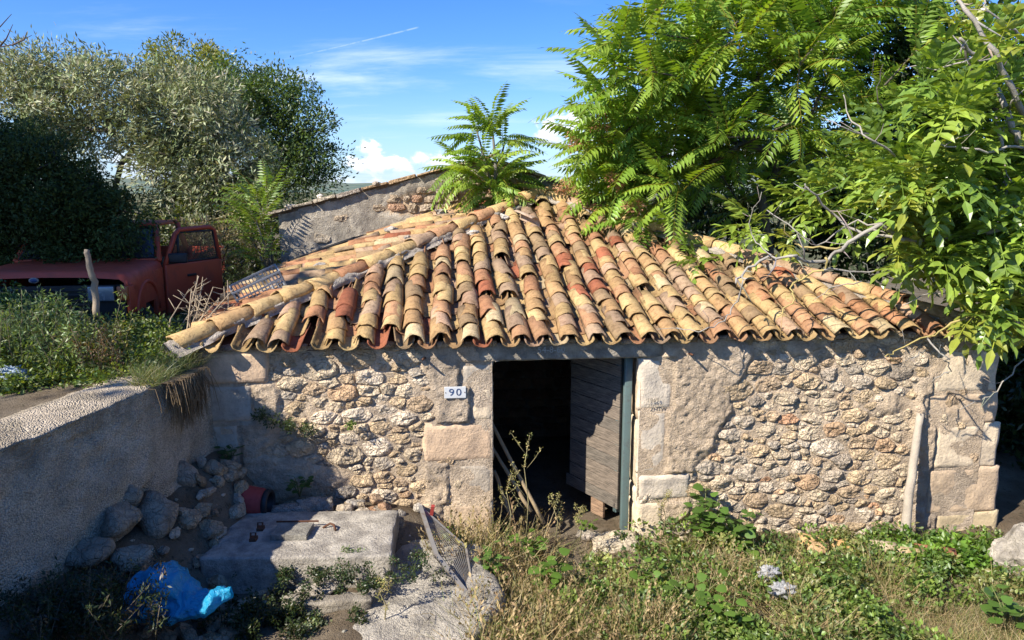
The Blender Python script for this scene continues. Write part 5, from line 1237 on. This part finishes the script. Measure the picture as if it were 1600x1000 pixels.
BR = [([(1600, 180), (1554, 83), (1507, 18), (1480, -30)], 6.6, .028, GREYB), ([(1600, 226), (1581, 194), (1554, 130), (1526, 88), (1500, 60)], 6.8, .030, GREYB), ([(1600, 240), (1581, 194), (1526, 139), (1507, 69)], 7.1, .02, DKB),
 ([(1559, 357), (1497, 373), (1411, 374), (1377, 350), (1322, 381), (1291, 405), (1263, 409), (1242, 400), (1205, 402), (1167, 419), (1150, 443)], 6.9, .024, GREYB), ([(1411, 374), (1346, 366), (1308, 340), (1270, 300), (1258, 287)], 6.9, .016, GREYB),
 ([(1291, 405), (1287, 422), (1236, 443), (1241, 467), (1215, 495)], 6.85, .012, YEL), ([(1315, 386), (1270, 388), (1242, 381)], 6.8, .012, YEL), ([(1160, 430), (1162, 440), (1150, 477), (1132, 501), (1098, 519), (1057, 512)], 6.75, .009, GREYB),
 ([(1560, 480), (1487, 508), (1449, 526), (1404, 546), (1383, 557)], 6.7, .012, YEL), ([(1449, 528), (1480, 560), (1483, 577), (1456, 598)], 6.65, .009, GREYB), ([(1449, 545), (1425, 560), (1415, 565)], 6.65, .006, GREYB), ([(1380, 350), (1330, 345), (1276, 384), (1244, 361), (1198, 328)], 7.1, .010, GREYB),
 ([(1287, 422), (1342, 424), (1400, 420), (1480, 410)], 6.9, .010, GREYB), ([(1560, 445), (1497, 460), (1452, 458), (1411, 477)], 6.8, .009, GREYB), ([(1400, 240), (1355, 213), (1327, 185), (1318, 148)], 6.7, .010, GREYB), ([(1355, 213), (1310, 195), (1290, 185)], 6.7, .007, GREYB),
 ([(1560, 92), (1521, 95), (1461, 106), (1415, 106)], 6.6, .010, GREYB), ([(1600, 231), (1544, 236), (1480, 227), (1450, 215)], 6.5, .012, GREYB), ([(1554, 176), (1568, 240), (1572, 296), (1563, 342), (1555, 360)], 6.8, .018, GREYB), ([(1433, 220), (1433, 278), (1435, 324), (1420, 374)], 7.2, .014, DKB),
 ([(1600, 560), (1560, 610), (1535, 625), (1500, 640)], 6.7, .007, GREYB), ([(1600, 60), (1570, 40), (1540, 10), (1530, -20)], 6.5, .012, GREYB), ([(1600, 150), (1560, 120), (1590, 60)], 6.7, .008, DKB), ([(1205, 402), (1180, 380), (1170, 350), (1190, 300)], 7.0, .007, GREYB), ([(1380, 170), (1370, 150), (1380, 100)], 6.8, .006, DKB), ([(1350, 440), (1300, 450), (1270, 470)], 6.8, .006, GREYB), ([(1600, 320), (1570, 330), (1555, 360)], 6.8, .022, GREYB)]
ends = []
for pts, y, r, col in BR:
    P = [Vector(PY(u, v, y+.12*math.sin(i*1.9+y*7)))-root for i, (u, v) in enumerate(pts)]
    fine = []
    for i in range(len(P)-1):
        for k in range(4): fine.append(P[i].lerp(P[i+1], k/4)+Vector([random.gauss(0, .012) for _ in range(3)]))
    fine.append(P[-1]); n = len(fine); mb = MB()
    mb.tube(fine, [r*(1-.6*i/n)*random.uniform(.9, 1.1) for i in range(n)], 6, col)
    for q in fine[3::2]:                                   # short side spurs
        if random.random() < .75:
            d = Vector([random.gauss(0, 1) for _ in range(3)]).normalized()*random.uniform(.08, .32); mid = q+d*.5+Vector([random.gauss(0, .02) for _ in range(3)])
            mb.tube([q, mid, q+d+Vector((0, 0, .03))], [r*.35, r*.28, .002], 5, tuple(x*random.uniform(.8, 1.1) for x in col)); ends.append(q+d)
    V, F, c = mb.arr(); mkobj('branch', V, F, M_BARK, wal, c, True, True)
mb = MB(); mb.tube([(0, 0, 0), (-.05, -.1, 1.5), (-.1, -.3, 2.7), (-.15, -.7, 3.6), (-.6, -1.1, 4.3)], [.17, .14, .11, .08, .04], 9, DKB)
mb.tube([(-.08, -.25, 2.4), Vector(PY(1600, 320, 6.8))-root], [.07, .03], 7, GREYB); mb.tube([(-.12, -.5, 3.2), Vector(PY(1600, 226, 6.8))-root], [.06, .03], 7, GREYB); mb.tube([(-.05, -.1, 1.7), Vector(PY(1560, 480, 6.7))-root], [.05, .014], 7, GREYB)
mb.build('trunk', M_BARK, wal, True, False)
wk = lambda u, v: v < np.interp(u, [1080, 1150, 1250, 1400, 1480, 1530, 1600, 1700], [390, 375, 335, 395, 455, 495, 515, 530])
wt = px_cloud([(1500, 320, 110, 110, 2), (1420, 250, 120, 80, 1.3), (1330, 300, 90, 60), (1560, 440, 70, 90, 2), (1180, 360, 50, 30, 1.2), (1250, 330, 70, 40), (1560, 200, 70, 90), (1480, 150, 70, 60), (1600, 330, 60, 160), (1560, 60, 60, 70, .7), (1460, 400, 70, 40), (1560, 500, 50, 25)], 6.2, 8.2, 250, wk)
wt = np.concatenate([wt, np.array([tuple(Vector(PY(u, v, y))) for u, v, y in ((1100, 425, 7.4), (1075, 430, 7.4), (1120, 405, 7.4), (1090, 410, 7.5), (1215, 380, 7), (1160, 365, 7.3), (1520, 500, 6.6), (1550, 520, 6.6), (1490, 165, 6.2), (1380, 235, 6.4))])])
c0_ = np.array([0, 0, CAMZ])
for i_ in range(len(wt)):                                  # the left half of this crown grows behind the roof, not over it
    if wt[i_][0] < .50*wt[i_][1] and wt[i_][1] < 7.6: wt[i_] = c0_+(wt[i_]-c0_)*(random.uniform(8.2, 9.2)/wt[i_][1])
wd_ = wt-np.array(PY(1520, 300, 8)); wd_ = wd_+np.array([0, -1.2, .2])
its = whorls(wt, wd_, (4, 7), CP, [(.22, .32, .05), (.18, .28, .045), (.26, .36, .055), (.14, .23, .04), (.28, .32, .05)], (.7, 1.4), .1)
pieces('leaf', [(V-np.array(root), F, c, r) for V, F, c, r in its], M_GLOSSY, wal, 'leaves', False)
# dark wooded backdrop behind the right side
for k, (bl, y0, y1, n, rt, lb, nm) in enumerate((([(1200, 300, 160, 80), (1350, 250, 160, 130), (1100, 350, 80, 30)], 12.6, 14.5, 170, (5, 13.5, 0), 'dark leafy tree behind the tree of heaven, right of the ridge', 'carob_tree'), ([(1500, 200, 160, 200), (1400, 380, 120, 60), (1640, 350, 100, 200)], 10.6, 12.5, 240, (8, 11.5, 0), 'dark leafy tree behind the walnut at the right edge', 'carob_tree'), ([(1590, 640, 60, 110), (1680, 620, 90, 160), (1590, 540, 60, 60)], 9.0, 11.0, 190, (7.2, 9.8, -.2), 'dark undergrowth in the shade right of the house corner', 'bush'))):
    cl = px_cloud(bl, y0, y1, n, (lambda u, v: v < 420) if k < 2 else (lambda u, v: True))
    tree(nm, rt, [Vector(rt), Vector(rt)+Vector((0, 0, 1.0)), Vector(rt)+Vector((0, 0, 2.2 if k < 2 else 1.2))], cl, .42, 100, kite1(.13, .06), [(.04, .075, .02), (.055, .10, .025), (.03, .055, .018)], M_LEAF, lb, 'tree' if k < 2 else 'bush', rmax=.12)

# ------------------------------------------------------------------ weeds, grass and ground cover
def blade(n=3, lean=.5, wd=.006, seed=0):
    V = []; F = []
    for i in range(n+1):
        t = i/n; y = lean*t**2; z = t*(1-.25*lean*t); w_ = wd*(1-t*.85)/2; x = .12*math.sin(t*3+seed)*t
        V += [(x-w_*(1), y, z), (x+w_, y, z)]
    for i in range(n): F.append((i*2, i*2+1, i*2+3, i*2+2))
    return np.array(V), np.array(F)
def seedy(seed):
    rg = random.Random(seed); V = []; F = []
    V0, F0 = blade(3, rg.uniform(.1, .5), .012, seed); V += [tuple(v) for v in V0]; F += [tuple(f) for f in F0]
    for j in range(10):
        t = .45+.55*j/10; i = min(2, int(t*3)); a = (V0[i*2]+V0[i*2+1])/2; b = (V0[i*2+2]+V0[i*2+3])/2; p = a+(b-a)*(t*3-i)
        an = rg.uniform(0, 6.28); d = np.array([math.cos(an)*.5, math.sin(an)*.5, .6])*rg.uniform(.05, .10); w_ = np.cross(d, [.2, .9, .3]); w_ = w_/np.linalg.norm(w_)*.014
        o = len(V); V += [tuple(p), tuple(p+d*.5-w_), tuple(p+d), tuple(p+d*.5+w_)]; F.append((o, o+1, o+2, o+3))
    return np.array(V), np.array(F)
def field(pts, hts, tmpls, cols, var=.25, tilt=.25, wscale=1.0):
    """stand templates on pts (m,3) with heights hts; cols (k,3)"""
    out = []; k = RNG.integers(0, len(tmpls), len(pts))
    for i, (T, F) in enumerate(tmpls):
        m = np.where(k == i)[0]
        if not len(m): continue
        a = RNG.uniform(0, 2*PI, len(m)); up = np.stack([RNG.normal(0, tilt, len(m)), RNG.normal(0, tilt, len(m)), np.ones(len(m))], 1); up /= np.linalg.norm(up, axis=1, keepdims=True)
        h = np.stack([np.cos(a), np.sin(a), np.zeros(len(m))], 1); x = np.cross(h, up); x /= np.linalg.norm(x, axis=1, keepdims=True); y = np.cross(up, x)
        M = np.stack([x*wscale, y, up], -1)*hts[m][:, None, None]
        cc = np.asarray(cols)[RNG.integers(0, len(cols), len(m))]*(1+RNG.uniform(-var, var, (len(m), 1)))
        out.append(scatter(T, F, M, pts[m], np.clip(cc, .01, .9)))
    return joinv(out)
def groundpts(n, x0, x1, y0, y1, dens=None):
    P = []; tot = 0
    while tot < n:
        x = RNG.uniform(x0, x1, n*2); y = RNG.uniform(y0, y1, n*2)
        k = RNG.uniform(0, 1, n*2) < (dens(x, y) if dens else 1); P.append(np.stack([x[k], y[k]], 1)); tot += k.sum()
    P = np.concatenate(P)[:n]; return np.c_[P, H(P[:, 0], P[:, 1])-.01]
BL = [blade(3, l, w_, i) for i, (l, w_) in enumerate(((.2, .030), (.6, .024), (1.0, .028), (.4, .02), (.8, .02)))]
BD = [seedy(i) for i in range(6)]
def wallfront(x, y, m=.10): return y < 6.57+.1*(x+2.85)-m
def dn(x, y):
    d = .35+.65*sm(fbm(v3(x, y), 1.3, 3, 131), -.5, .3)
    ok_ = wallfront(x, y) & (x > -.52+.25*np.sin(y*3)) & ~((x > 5.0) & (y > 5.6) & (x+y*.2 > 6.3))
    thr = ((np.abs(x-.55) < .7) & (y > 6.3)) | (np.hypot(x-2.08, (y-5.55)*.8) < .27)
    d = np.where(x > 1.6, d*np.where(y > 6.0+.1*x, .35, 1), d)
    return np.where(ok_, d*np.where(thr, .25, 1), 0)
def hmap(P, a, b):
    x, y = P[:, 0], P[:, 1]; tall = ((1-sm(x, .2, 1.5))*.45+.55+.45*fbm(v3(x, y), 1.8, 3, 141))*np.where((x > 2.1) & (x < 4.7) & (y > 5.95+.1*x), .42, 1)*np.where((np.abs(x-.95) < .6) & (y > 6.0), .4, 1); return np.clip(tall, .35, 1.4)*RNG.uniform(a, b, len(P))
P = groundpts(62000, -.7, 6.2, 3.3, 7.2, dn); V, F, c = field(P, hmap(P, .12, .44), BL, [(.42, .34, .19), (.36, .27, .14), (.46, .39, .24), (.27, .20, .10), (.22, .22, .08)], tilt=.55)
tag(mkobj('dry_grass', V, F, M_DRY, None, c, False), kind='stuff', label='straw-coloured tangle of dry grass before the house', cat='dry grass')
P = groundpts(52000, -.7, 6.2, 3.3, 7.2, lambda x, y: dn(x, y)*(.25+.75*sm(fbm(v3(x, y), .9, 3, 151)+(x-2)*.12, -.2, .3))); V, F, c = field(P, hmap(P, .10, .36), BL, [(.17, .24, .05), (.21, .28, .07), (.13, .19, .045), (.26, .29, .10)], tilt=.4)
tag(mkobj('green_grass', V, F, M_LEAF, None, c, False), kind='stuff', label='green grass growing through the dry weeds before the house', cat='grass')
P = groundpts(3600, -.7, 6.0, 3.4, 7.0, lambda x, y: dn(x, y)*(1.3-sm(x, .2, 2.2))); V, F, c = field(P, hmap(P, .26, .58), BD, [(.40, .31, .18), (.33, .26, .13), (.26, .24, .10), (.30, .21, .12)], tilt=.3)
tag(mkobj('seeded_stalks', V, F, M_DRY, None, c, False), kind='stuff', label='dry seeded stalks standing in the weeds', cat='weeds')
P = groundpts(1150, -.6, 5.6, 3.4, 6.9, lambda x, y: dn(x, y)*sm(fbm(v3(x, y), 1.1, 3, 161), -.1, .3)); P[:, 2] += RNG.uniform(.03, .24, len(P))
V, F, c = leafcloud(kite(.045, .030), P, RNG.uniform(.06, .16, len(P)), 55, [(.14, .22, .045), (.19, .27, .06), (.11, .18, .045), (.24, .26, .09)], flat=.6, up=.2)
tag(mkobj('ground_cover', V, F, M_LEAF, None, c, False), kind='stuff', label='small-leaved green ground cover among the dry grass', cat='ground cover')
# bright leafy patch at the wall's right foot
P = np.array([tuple(PZ(u, v, z)) for u, v, z in [(random.uniform(1375, 1560), random.uniform(838, 884), 0) for _ in range(110)]]); P[:, 2] = -.12+RNG.uniform(0, .16, len(P)); P[:, 1] = np.minimum(P[:, 1], 6.57+.1*(P[:, 0]+2.85)-.08)
V, F, c = leafcloud(kite(.060, .048), P, RNG.uniform(.06, .12, len(P)), 26, [(.13, .24, .03), (.16, .27, .04), (.10, .19, .03)], flat=.5, up=.3, size=(.7, 1.4))
tag(mkobj('nettle_patch', V, F, M_LEAF, None, c, False), kind='stuff', label='bright green leafy patch at the foot of the wall round the leaning post', cat='ground cover')
# litter of pebbles in the yard
P = groundpts(900, -3.0, 5.5, 3.4, 6.6); T_, F_ = [], []
ic = bmesh.new(); bmesh.ops.create_icosphere(ic, subdivisions=1, radius=1); Ti = np.array([v.co[:] for v in ic.verts]); Fi = np.array([[v.index for v in f.verts] for f in ic.faces]); ic.free(); Ti = Ti*(1+.25*vnoise(Ti*1.7+3, 3))[:, None]*np.array([1, .8, .55])
M = frames(rdir(900)*np.array([1, 1, .2]))*RNG.uniform(.008, .032, 900)[:, None, None]; V, F, c = scatter(Ti, Fi, M, P, vary((.42, .38, .32), 900, .3, .06))
tag(mkobj('gravel', V, F, M_STONE, None, c, True), kind='stuff', label='scattered pebbles and chips on the yard floor', cat='gravel')

# broad-leaved weeds: each a plant of its own
def heart(L=.11, Wd=.085):
    pr_ = [(0, 0), (.5, .12), (.62, .38), (.42, .70), (0, 1.0), (-.42, .70), (-.62, .38), (-.5, .12)]
    V = [(x*Wd, y*L, -.10*abs(x)*Wd-.16*L*y*y) for x, y in pr_]+[(0, L*.38, -.03*L), (0, L*.7, -.09*L)]
    return np.array(V), [(8, 0, 1, 2), (8, 2, 3, 9), (9, 3, 4), (9, 4, 5), (8, 9, 5, 6), (8, 6, 7, 0)]
HT = heart()
def leafy_plant(u, v, z, hgt, wid, nst, nlf, col, label, name='leafy_weed', leaf=1.0, group='broad-leaved weeds among the dry grass', mat=None, y=None):
    p = PY(u, v, y) if y else PZ(u, v, z); root = Vector((p.x, p.y, p.z)); e = empty(name, root, 0, label, 'weed', group)
    st = MB(); items_ = []
    for i in range(nst):
        a = 2*PI*i/nst+random.uniform(-.4, .4); h_ = hgt*random.uniform(.6, 1.1); q = Vector((math.cos(a)*wid*random.uniform(.4, 1), math.sin(a)*wid*random.uniform(.4, 1), h_)); mid = q*.5+Vector((0, 0, .12*h_)); st.tube([(0, 0, -.05), mid, q], [.006, .005, .003], 5, (.16, .17, .06))
        for j in range(nlf):
            t = .35+.65*j/max(1, nlf-1); b = Vector((0, 0, 0)).lerp(mid, t*2) if t < .5 else mid.lerp(q, t*2-1); an = a+j*2.4+random.uniform(-.4, .4)
            d = np.array([[math.cos(an), math.sin(an), random.uniform(-.1, .45)]]); M = frames(d, roll=np.array([random.gauss(0, .3)]))[0]*leaf*random.uniform(.7, 1.2)*(1.1-.3*t)
            sk = b+Vector(d[0])*.03; items_.append((HT[0] @ M.T+np.array(sk), HT[1], np.array(col)*random.uniform(.75, 1.2), 1)); st.tube([b, sk], .002, 4, (.16, .2, .06))
    st.build('stem', M_BARK, e, True); pieces('leaf', items_, mat or M_LEAF, e, 'leaves', True); return e
GN1, GN2, GN3 = (.12, .22, .035), (.10, .19, .035), (.15, .25, .04)
for a in ((1100, 850, -.05, .52, .26, 8, 7, GN2, 'tallest dark green leafy weed, beside the wall just right of the doorway', 1.15), (1150, 862, -.08, .40, .22, 6, 6, GN2, 'leafy weed right beside the tallest one, over the grey-brown stone', 1.1), (822, 870, .02, .26, .16, 6, 4, GN1, 'low leafy weed in front of the poles in the doorway', 1.1), (862, 935, .02, .34, .14, 4, 6, GN1, 'upright green weed in the middle of the dry tangle below the doorway', 1.1),
 (765, 925, .02, .36, .13, 5, 6, GN2, 'dark green weed right beside the rusty grate', .8), (715, 1000, .02, .24, .22, 7, 4, GN3, 'light green weed at the bottom edge below the grate', .85), (760, 1010, .02, .22, .16, 5, 4, GN3, 'light green weed at the bottom edge, right of the other low one', .8), (1005, 915, 0, .24, .15, 4, 4, GN1, 'small green weed left of the big trailing one in the grass', .8),
 (1085, 955, 0, .30, .24, 6, 4, GN1, 'broad trailing weed in the middle of the grass', 1.0), (1140, 985, 0, .26, .20, 6, 4, GN1, 'leafy weed at the bottom left of the white plastic', 1.0), (1180, 885, -.05, .18, .15, 5, 3, GN3, 'low round-leaved weed left of the broken tiles', 1.0), (1575, 985, -.1, .34, .26, 7, 5, GN2, 'dark leafy weed in the lower right corner', 1.0),
 (1330, 990, -.05, .12, .18, 5, 3, GN3, 'flat round-leaved weed at the bottom right of the white plastic', .8), (918, 832, .0, .14, .08, 3, 4, GN3, 'tiny bright sprout on the door threshold', .7), (985, 980, 0, .2, .15, 4, 4, GN2, 'small weed at the bottom centre', .7)):
    leafy_plant(a[0], a[1], a[2], a[3], a[4], a[5], a[6], a[7], a[8], leaf=a[9])
for (u, v, y, lb) in ((360, 720, 6.48, 'leafy sprout growing from the shaded wall left, above the pot'), (468, 768, 6.50, 'dark leafy sprout at the wall foot behind the slab'), (335, 782, 6.2, 'dark leaves round the left end of the red pot')):
    leafy_plant(u, v, 0, .12, .10, 5, 4, (.06, .12, .03), lb, 'wall_plant', .65, 'plants in the shaded corner', y=y)
def bushel(name, px, y0, n, rad, ne, tmpl, cols, mat, label, cat='plant', **kw):
    P = np.array([tuple(PY(u, v, random.uniform(y0-.08, y0+.08))) for u, v in px for _ in range(n)])+RNG.normal(0, rad*.6, (len(px)*n, 3))*np.array([1, .5, .7])
    V, F, c = leafcloud(tmpl, P, np.full(len(P), rad), ne, cols, **kw); o = base(name, V, F, mat, c, False, label=label, cat=cat); o['kind'] = 'stuff'; return o
s_, z_ = 0, 0
bushel('wall_plant', [(425, 655), (450, 668), (480, 672), (410, 648)], 6.55, 6, .05, 40, kite1(.03, .012), [(.05, .08, .025), (.08, .11, .03)], M_LEAF, 'dark wispy plants hanging from a crack in the left part of the wall')
bushel('wall_plant', [(548, 664)], 6.58, 5, .03, 30, kite1(.025, .014), [(.12, .19, .04)], M_LEAF, 'small bright tuft growing between wall stones below and left of the number plate')
# shaded shrubs at lower left
def wispy(name, pts, h, cols, label, n=60, group=None, spread=.22, mat=None, leafsz=(.035, .010), cat='shrub', tilt=.35):
    c0 = np.mean(pts, 0); e = empty(name, c0, 0, label, cat, group); mb = MB(); cs = []
    for i in range(n):
        p = Vector(pts[i % len(pts)])-Vector(c0)+Vector((random.gauss(0, spread), random.gauss(0, spread*.6), -.04)); d = Vector((random.gauss(0, tilt), random.gauss(0, tilt), 1)).normalized()*h*random.uniform(.5, 1.1); q = p+d+Vector((random.gauss(0, .04), 0, -.04*h)); mb.tube([p, p+d*.5, q], [.004, .003, .0015], 4, (.15, .12, .07))
        for t in np.linspace(.25, 1, 9): cs.append(p.lerp(q, t))
    mb.build('stems', M_BARK, e)['kind'] = 'stuff'
    V, F, c = leafcloud(kite1(*leafsz), np.array([tuple(q) for q in cs]), np.full(len(cs), .035), 9, cols, flat=1); o = mkobj('leaves', V, F, mat or M_LEAF, e, c, False, True); o['kind'] = 'stuff'; return e
wispy('shrub', [tuple(PY(60, 985, 4.2)), tuple(PY(120, 975, 4.3)), tuple(PY(20, 990, 4.2)), tuple(PY(100, 1000, 4.1))], .40, [(.035, .06, .02), (.05, .07, .025), (.06, .05, .03)], 'dark wispy shrub in the lower left corner', 130)
wispy('shrub', [tuple(PY(170, 985, 4.4)), tuple(PY(150, 940, 4.5))], .26, [(.035, .055, .02), (.05, .045, .03)], 'small dark shrub between the corner shrub and the blue bag', 50)
wispy('shrub', [tuple(PY(420, 985, 4.9)), tuple(PY(380, 960, 5.0)), tuple(PY(450, 960, 5.0))], .18, [(.03, .05, .015), (.05, .07, .02)], 'dark low herbs right of the blue bag', 60, leafsz=(.03, .014))
wispy('herb', [tuple(PY(570, 905, 5.3)), tuple(PY(500, 895, 5.35)), tuple(PY(450, 890, 5.38)), tuple(PY(600, 880, 5.3))], .08, [(.04, .07, .025), (.06, .09, .03)], 'small dark herbs along the front edge of the slab', 60, leafsz=(.022, .012), cat='herb', tilt=.6)
wispy('herb', [tuple(PY(480, 1000, 4.9)), tuple(PY(485, 990, 4.9))], .16, [(.32, .36, .22), (.2, .27, .12)], 'pale-flowered herb at the bottom edge below the long stone', 26, leafsz=(.022, .014), cat='herb', spread=.05)
wispy('herb', [tuple(PY(435, 868, 5.55))], .07, [(.22, .28, .12)], 'tiny pale green herb on the slab left of centre', 10, leafsz=(.02, .012), cat='herb', spread=.03)
wispy('herb', [tuple(PY(548, 862, 5.5))], .06, [(.16, .22, .09)], 'tiny green herb on the slab near its right end', 9, leafsz=(.02, .012), cat='herb', spread=.03)
for (u, v, y, h, lb) in ((600, 968, 4.95, .32, 'dry seeded stalk standing in front of the ledge'), (822, 838, 6.5, 1.0, 'tall thin stalk with few leaves in front of the doorway'), (795, 835, 6.5, .62, 'thin branching stalk at the left of the doorway'), (868, 838, 6.5, .42, 'thin stalk left of the drooping one in the doorway'), (906, 838, 6.45, .30, 'drooping dry stalk in front of the doorway'), (1036, 830, 6.5, .40, 'reddish dry stalk against the right door jamb')):
    p = PY(u, v, y); e = empty('dry_stalk', p, 0, lb, 'stalk', 'single stalks'); mb = MB(); cs = []
    P0 = [Vector((0, 0, -.05)), Vector((.02, 0, h*.35)), Vector((-.02, -.02, h*.7)), Vector((.03, 0, h))]
    mb.tube(P0, [.006, .005, .004, .002], 5, (.30, .26, .13)); cs += [P0[2].lerp(P0[3], t) for t in np.linspace(0, 1, 8)]
    for j in range(5):
        b = Vector((0, 0, h*(.25+.14*j))); q = b+Vector((random.choice((-1, 1))*h*.14, random.gauss(0, .03), h*.20)); mb.tube([b, (b+q)/2+Vector((0, 0, -.01)), q], [.003, .0025, .0015], 4, (.30, .26, .13)); cs += [b.lerp(q, t) for t in (.6, .8, 1)]
    mb.build('stem', M_BARK, e); V, F, c = leafcloud(kite1(.022, .009), np.array([tuple(q) for q in cs]), np.full(len(cs), .016), 9, [(.36, .32, .15), (.28, .27, .10)], flat=1); mkobj('seeds', V, F, M_DRY, e, c, False, True)['kind'] = 'stuff'
# terrace: leafy undergrowth, tall pale stalks, grass and its overhang on the wall
def tz(x, y): return H(x, y)
n = 420; u_ = RNG.uniform(-120, 262, n); y_ = RNG.uniform(5.7, 7.3, n); P = np.array([tuple(PZ(u, 560, 1.9)) for u in u_]); P[:, 0] = (u_-800)/FPX*y_*1.0; P[:, 1] = y_
P = P[(P[:, 0] < xwall(P[:, 1])-.15-.25*(P[:, 1] < 6.0))]; P[:, 2] = 1.82+RNG.uniform(0, .34, len(P))*np.clip((P[:, 1]-5.5)/1.0, .25, 1.3)*np.clip(.9-.55*(P[:, 0]+4), .6, 1.9)
V, F, c = leafcloud(kite(.040, .024), P, RNG.uniform(.09, .16, len(P)), 75, [(.15, .21, .045), (.12, .18, .04), (.19, .24, .055), (.09, .14, .04)], flat=.7, up=.3)
tag(mkobj('undergrowth', V, F, M_LEAF, None, c, False), kind='stuff', label='leafy green undergrowth on top of the retaining wall in front of the pickup', cat='undergrowth')
m = lambda x, y: np.where(x < xwall(y)-.12, .3+.7*sm(fbm(v3(x, y), 1.2, 3, 171), -.4, .2), 0.0)
P = groundpts(9000, -6.0, -2.7, 5.9, 9.2, m); V, F, c = field(P, RNG.uniform(.08, .30, len(P)), BL, [(.14, .19, .05), (.19, .23, .08), (.30, .26, .14), (.10, .15, .04)], tilt=.4)
tag(mkobj('terrace_grass', V, F, M_LEAF, None, c, False), kind='stuff', label='grass round the pickup and along the house side', cat='grass')
wispy('tall_weed', [(-4.3, 5.9, 1.85), (-4.6, 6.2, 1.85), (-4.0, 6.1, 1.85), (-4.4, 6.3, 1.85), (-4.9, 6.7, 1.85), (-4.3, 6.8, 1.85)], .72, [(.20, .27, .10), (.16, .22, .07)], 'tall pale green weeds at the left edge in front of the grille', 170, leafsz=(.045, .012), cat='weed', spread=.2, tilt=.3)
wispy('tall_weed', [(-3.75, 6.2, 1.85), (-3.6, 6.4, 1.85)], .48, [(.20, .22, .07), (.24, .2, .07)], 'yellowish seeded weeds in front of the headlight', 36, leafsz=(.03, .014), cat='weed', spread=.13, tilt=.2)
wispy('tall_weed', [(-3.45, 6.05, 1.85)], .5, [(.2, .11, .05), (.16, .09, .04)], 'thin reddish-brown seeded stalks above the retaining wall', 12, leafsz=(.02, .008), cat='weed', spread=.1, tilt=.12)
P = np.array([(xwall(y)+random.uniform(-.20, .03), y, 1.85) for y in RNG.uniform(5.7, 6.5, 1400)]); V, F, c = field(P, RNG.uniform(.08, .22, len(P)), BL, [(.14, .19, .06), (.26, .24, .12), (.18, .22, .08)], tilt=.7)
o = base('grass_tuft', V, F, M_LEAF, c, False, label='grass tuft spilling over the end of the retaining wall', cat='grass tuft'); o['kind'] = 'stuff'
mb = MB()
for _ in range(330):
    y = random.gauss(6.05, .13); x = float(xwall(y))+random.uniform(-.04, .04); L = random.uniform(.18, .46); k = random.uniform(.8, 1.2)
    a = Vector((x, y, 1.86)); b = a+Vector((random.uniform(.05, .12), random.gauss(0, .03), .0)); c2 = b+Vector((random.uniform(-.02, .06), random.gauss(0, .04), -L*.5)); d = c2+Vector((random.gauss(0, .02), random.gauss(0, .03), -L*.5)); mb.tube([a, b, c2, d], [.004, .004, .003, .001], 3, (.27*k, .20*k, .12*k), False)
mb.top('hanging_grass', M_DRY, label='dead brown grass hanging over the end of the retaining wall', cat='dry grass')['kind'] = 'stuff'
# dead twiggy stems by the roof corner, stump, bare twigs at upper left
root = Vector((-3.05, 7.0, 1.8)); e = empty('dead_shrub', root, 0, 'leafless dry shrub between the pickup door and the roof corner', 'shrub'); mb = MB()
for _ in range(26):
    q = Vector(PY(random.uniform(295, 385), random.uniform(430, 500), random.uniform(6.9, 7.6)))-root; s0_ = Vector((random.gauss(-.12, .12), random.gauss(0, .1), 0)); md = (s0_+q)/2+Vector((random.gauss(0, .05), 0, .05)); mb.tube([s0_, md, q], [.009, .007, .004], 5, (.36, .28, .19))
    for _k in range(3): b = md.lerp(q, random.uniform(.1, .9)); mb.tube([b, b+Vector((random.gauss(0, .09), random.gauss(0, .07), random.uniform(.02, .12)))], [.005, .003], 4, (.38, .3, .2))
mb.build('twigs', M_BARK, e)['kind'] = 'stuff'
pole('stump', [PY(152, 495, 6.7), PY(147, 440, 6.72), PY(140, 415, 6.7), PY(136, 390, 6.7)], .032, (.30, .24, .17), M_BARK, label='thin dead stump standing in the weeds before the headlight', cat='stump')
root = Vector((-4.6, 5.6, 4.3)); mb = MB()
for pts in ([(-60, 60), (-10, 75), (20, 70), (50, 55)], [(-60, 40), (0, 42), (18, 22)], [(0, 72), (10, 60), (20, 38)], [(-60, 90), (0, 95), (12, 100)], [(20, 70), (38, 62), (42, 50)]): mb.tube([PY(u, v, 6.0) for u, v in pts], [.008]+[.005]*(len(pts)-2)+[.002], 5, (.10, .07, .06))
mb.top('bare_twigs', M_BARK, label='bare dark twigs entering at the upper left corner', cat='twigs')
# white blossoms and a fallen terracotta bit
P = PZ(955, 958, .1); rock('loose_stone', (P.x, P.y, .08), (.05, .04, .03), 303, M_TILE, (.3, .1, .06), label='small red-brown shard lying low in the grass below the doorway', cat='shard')
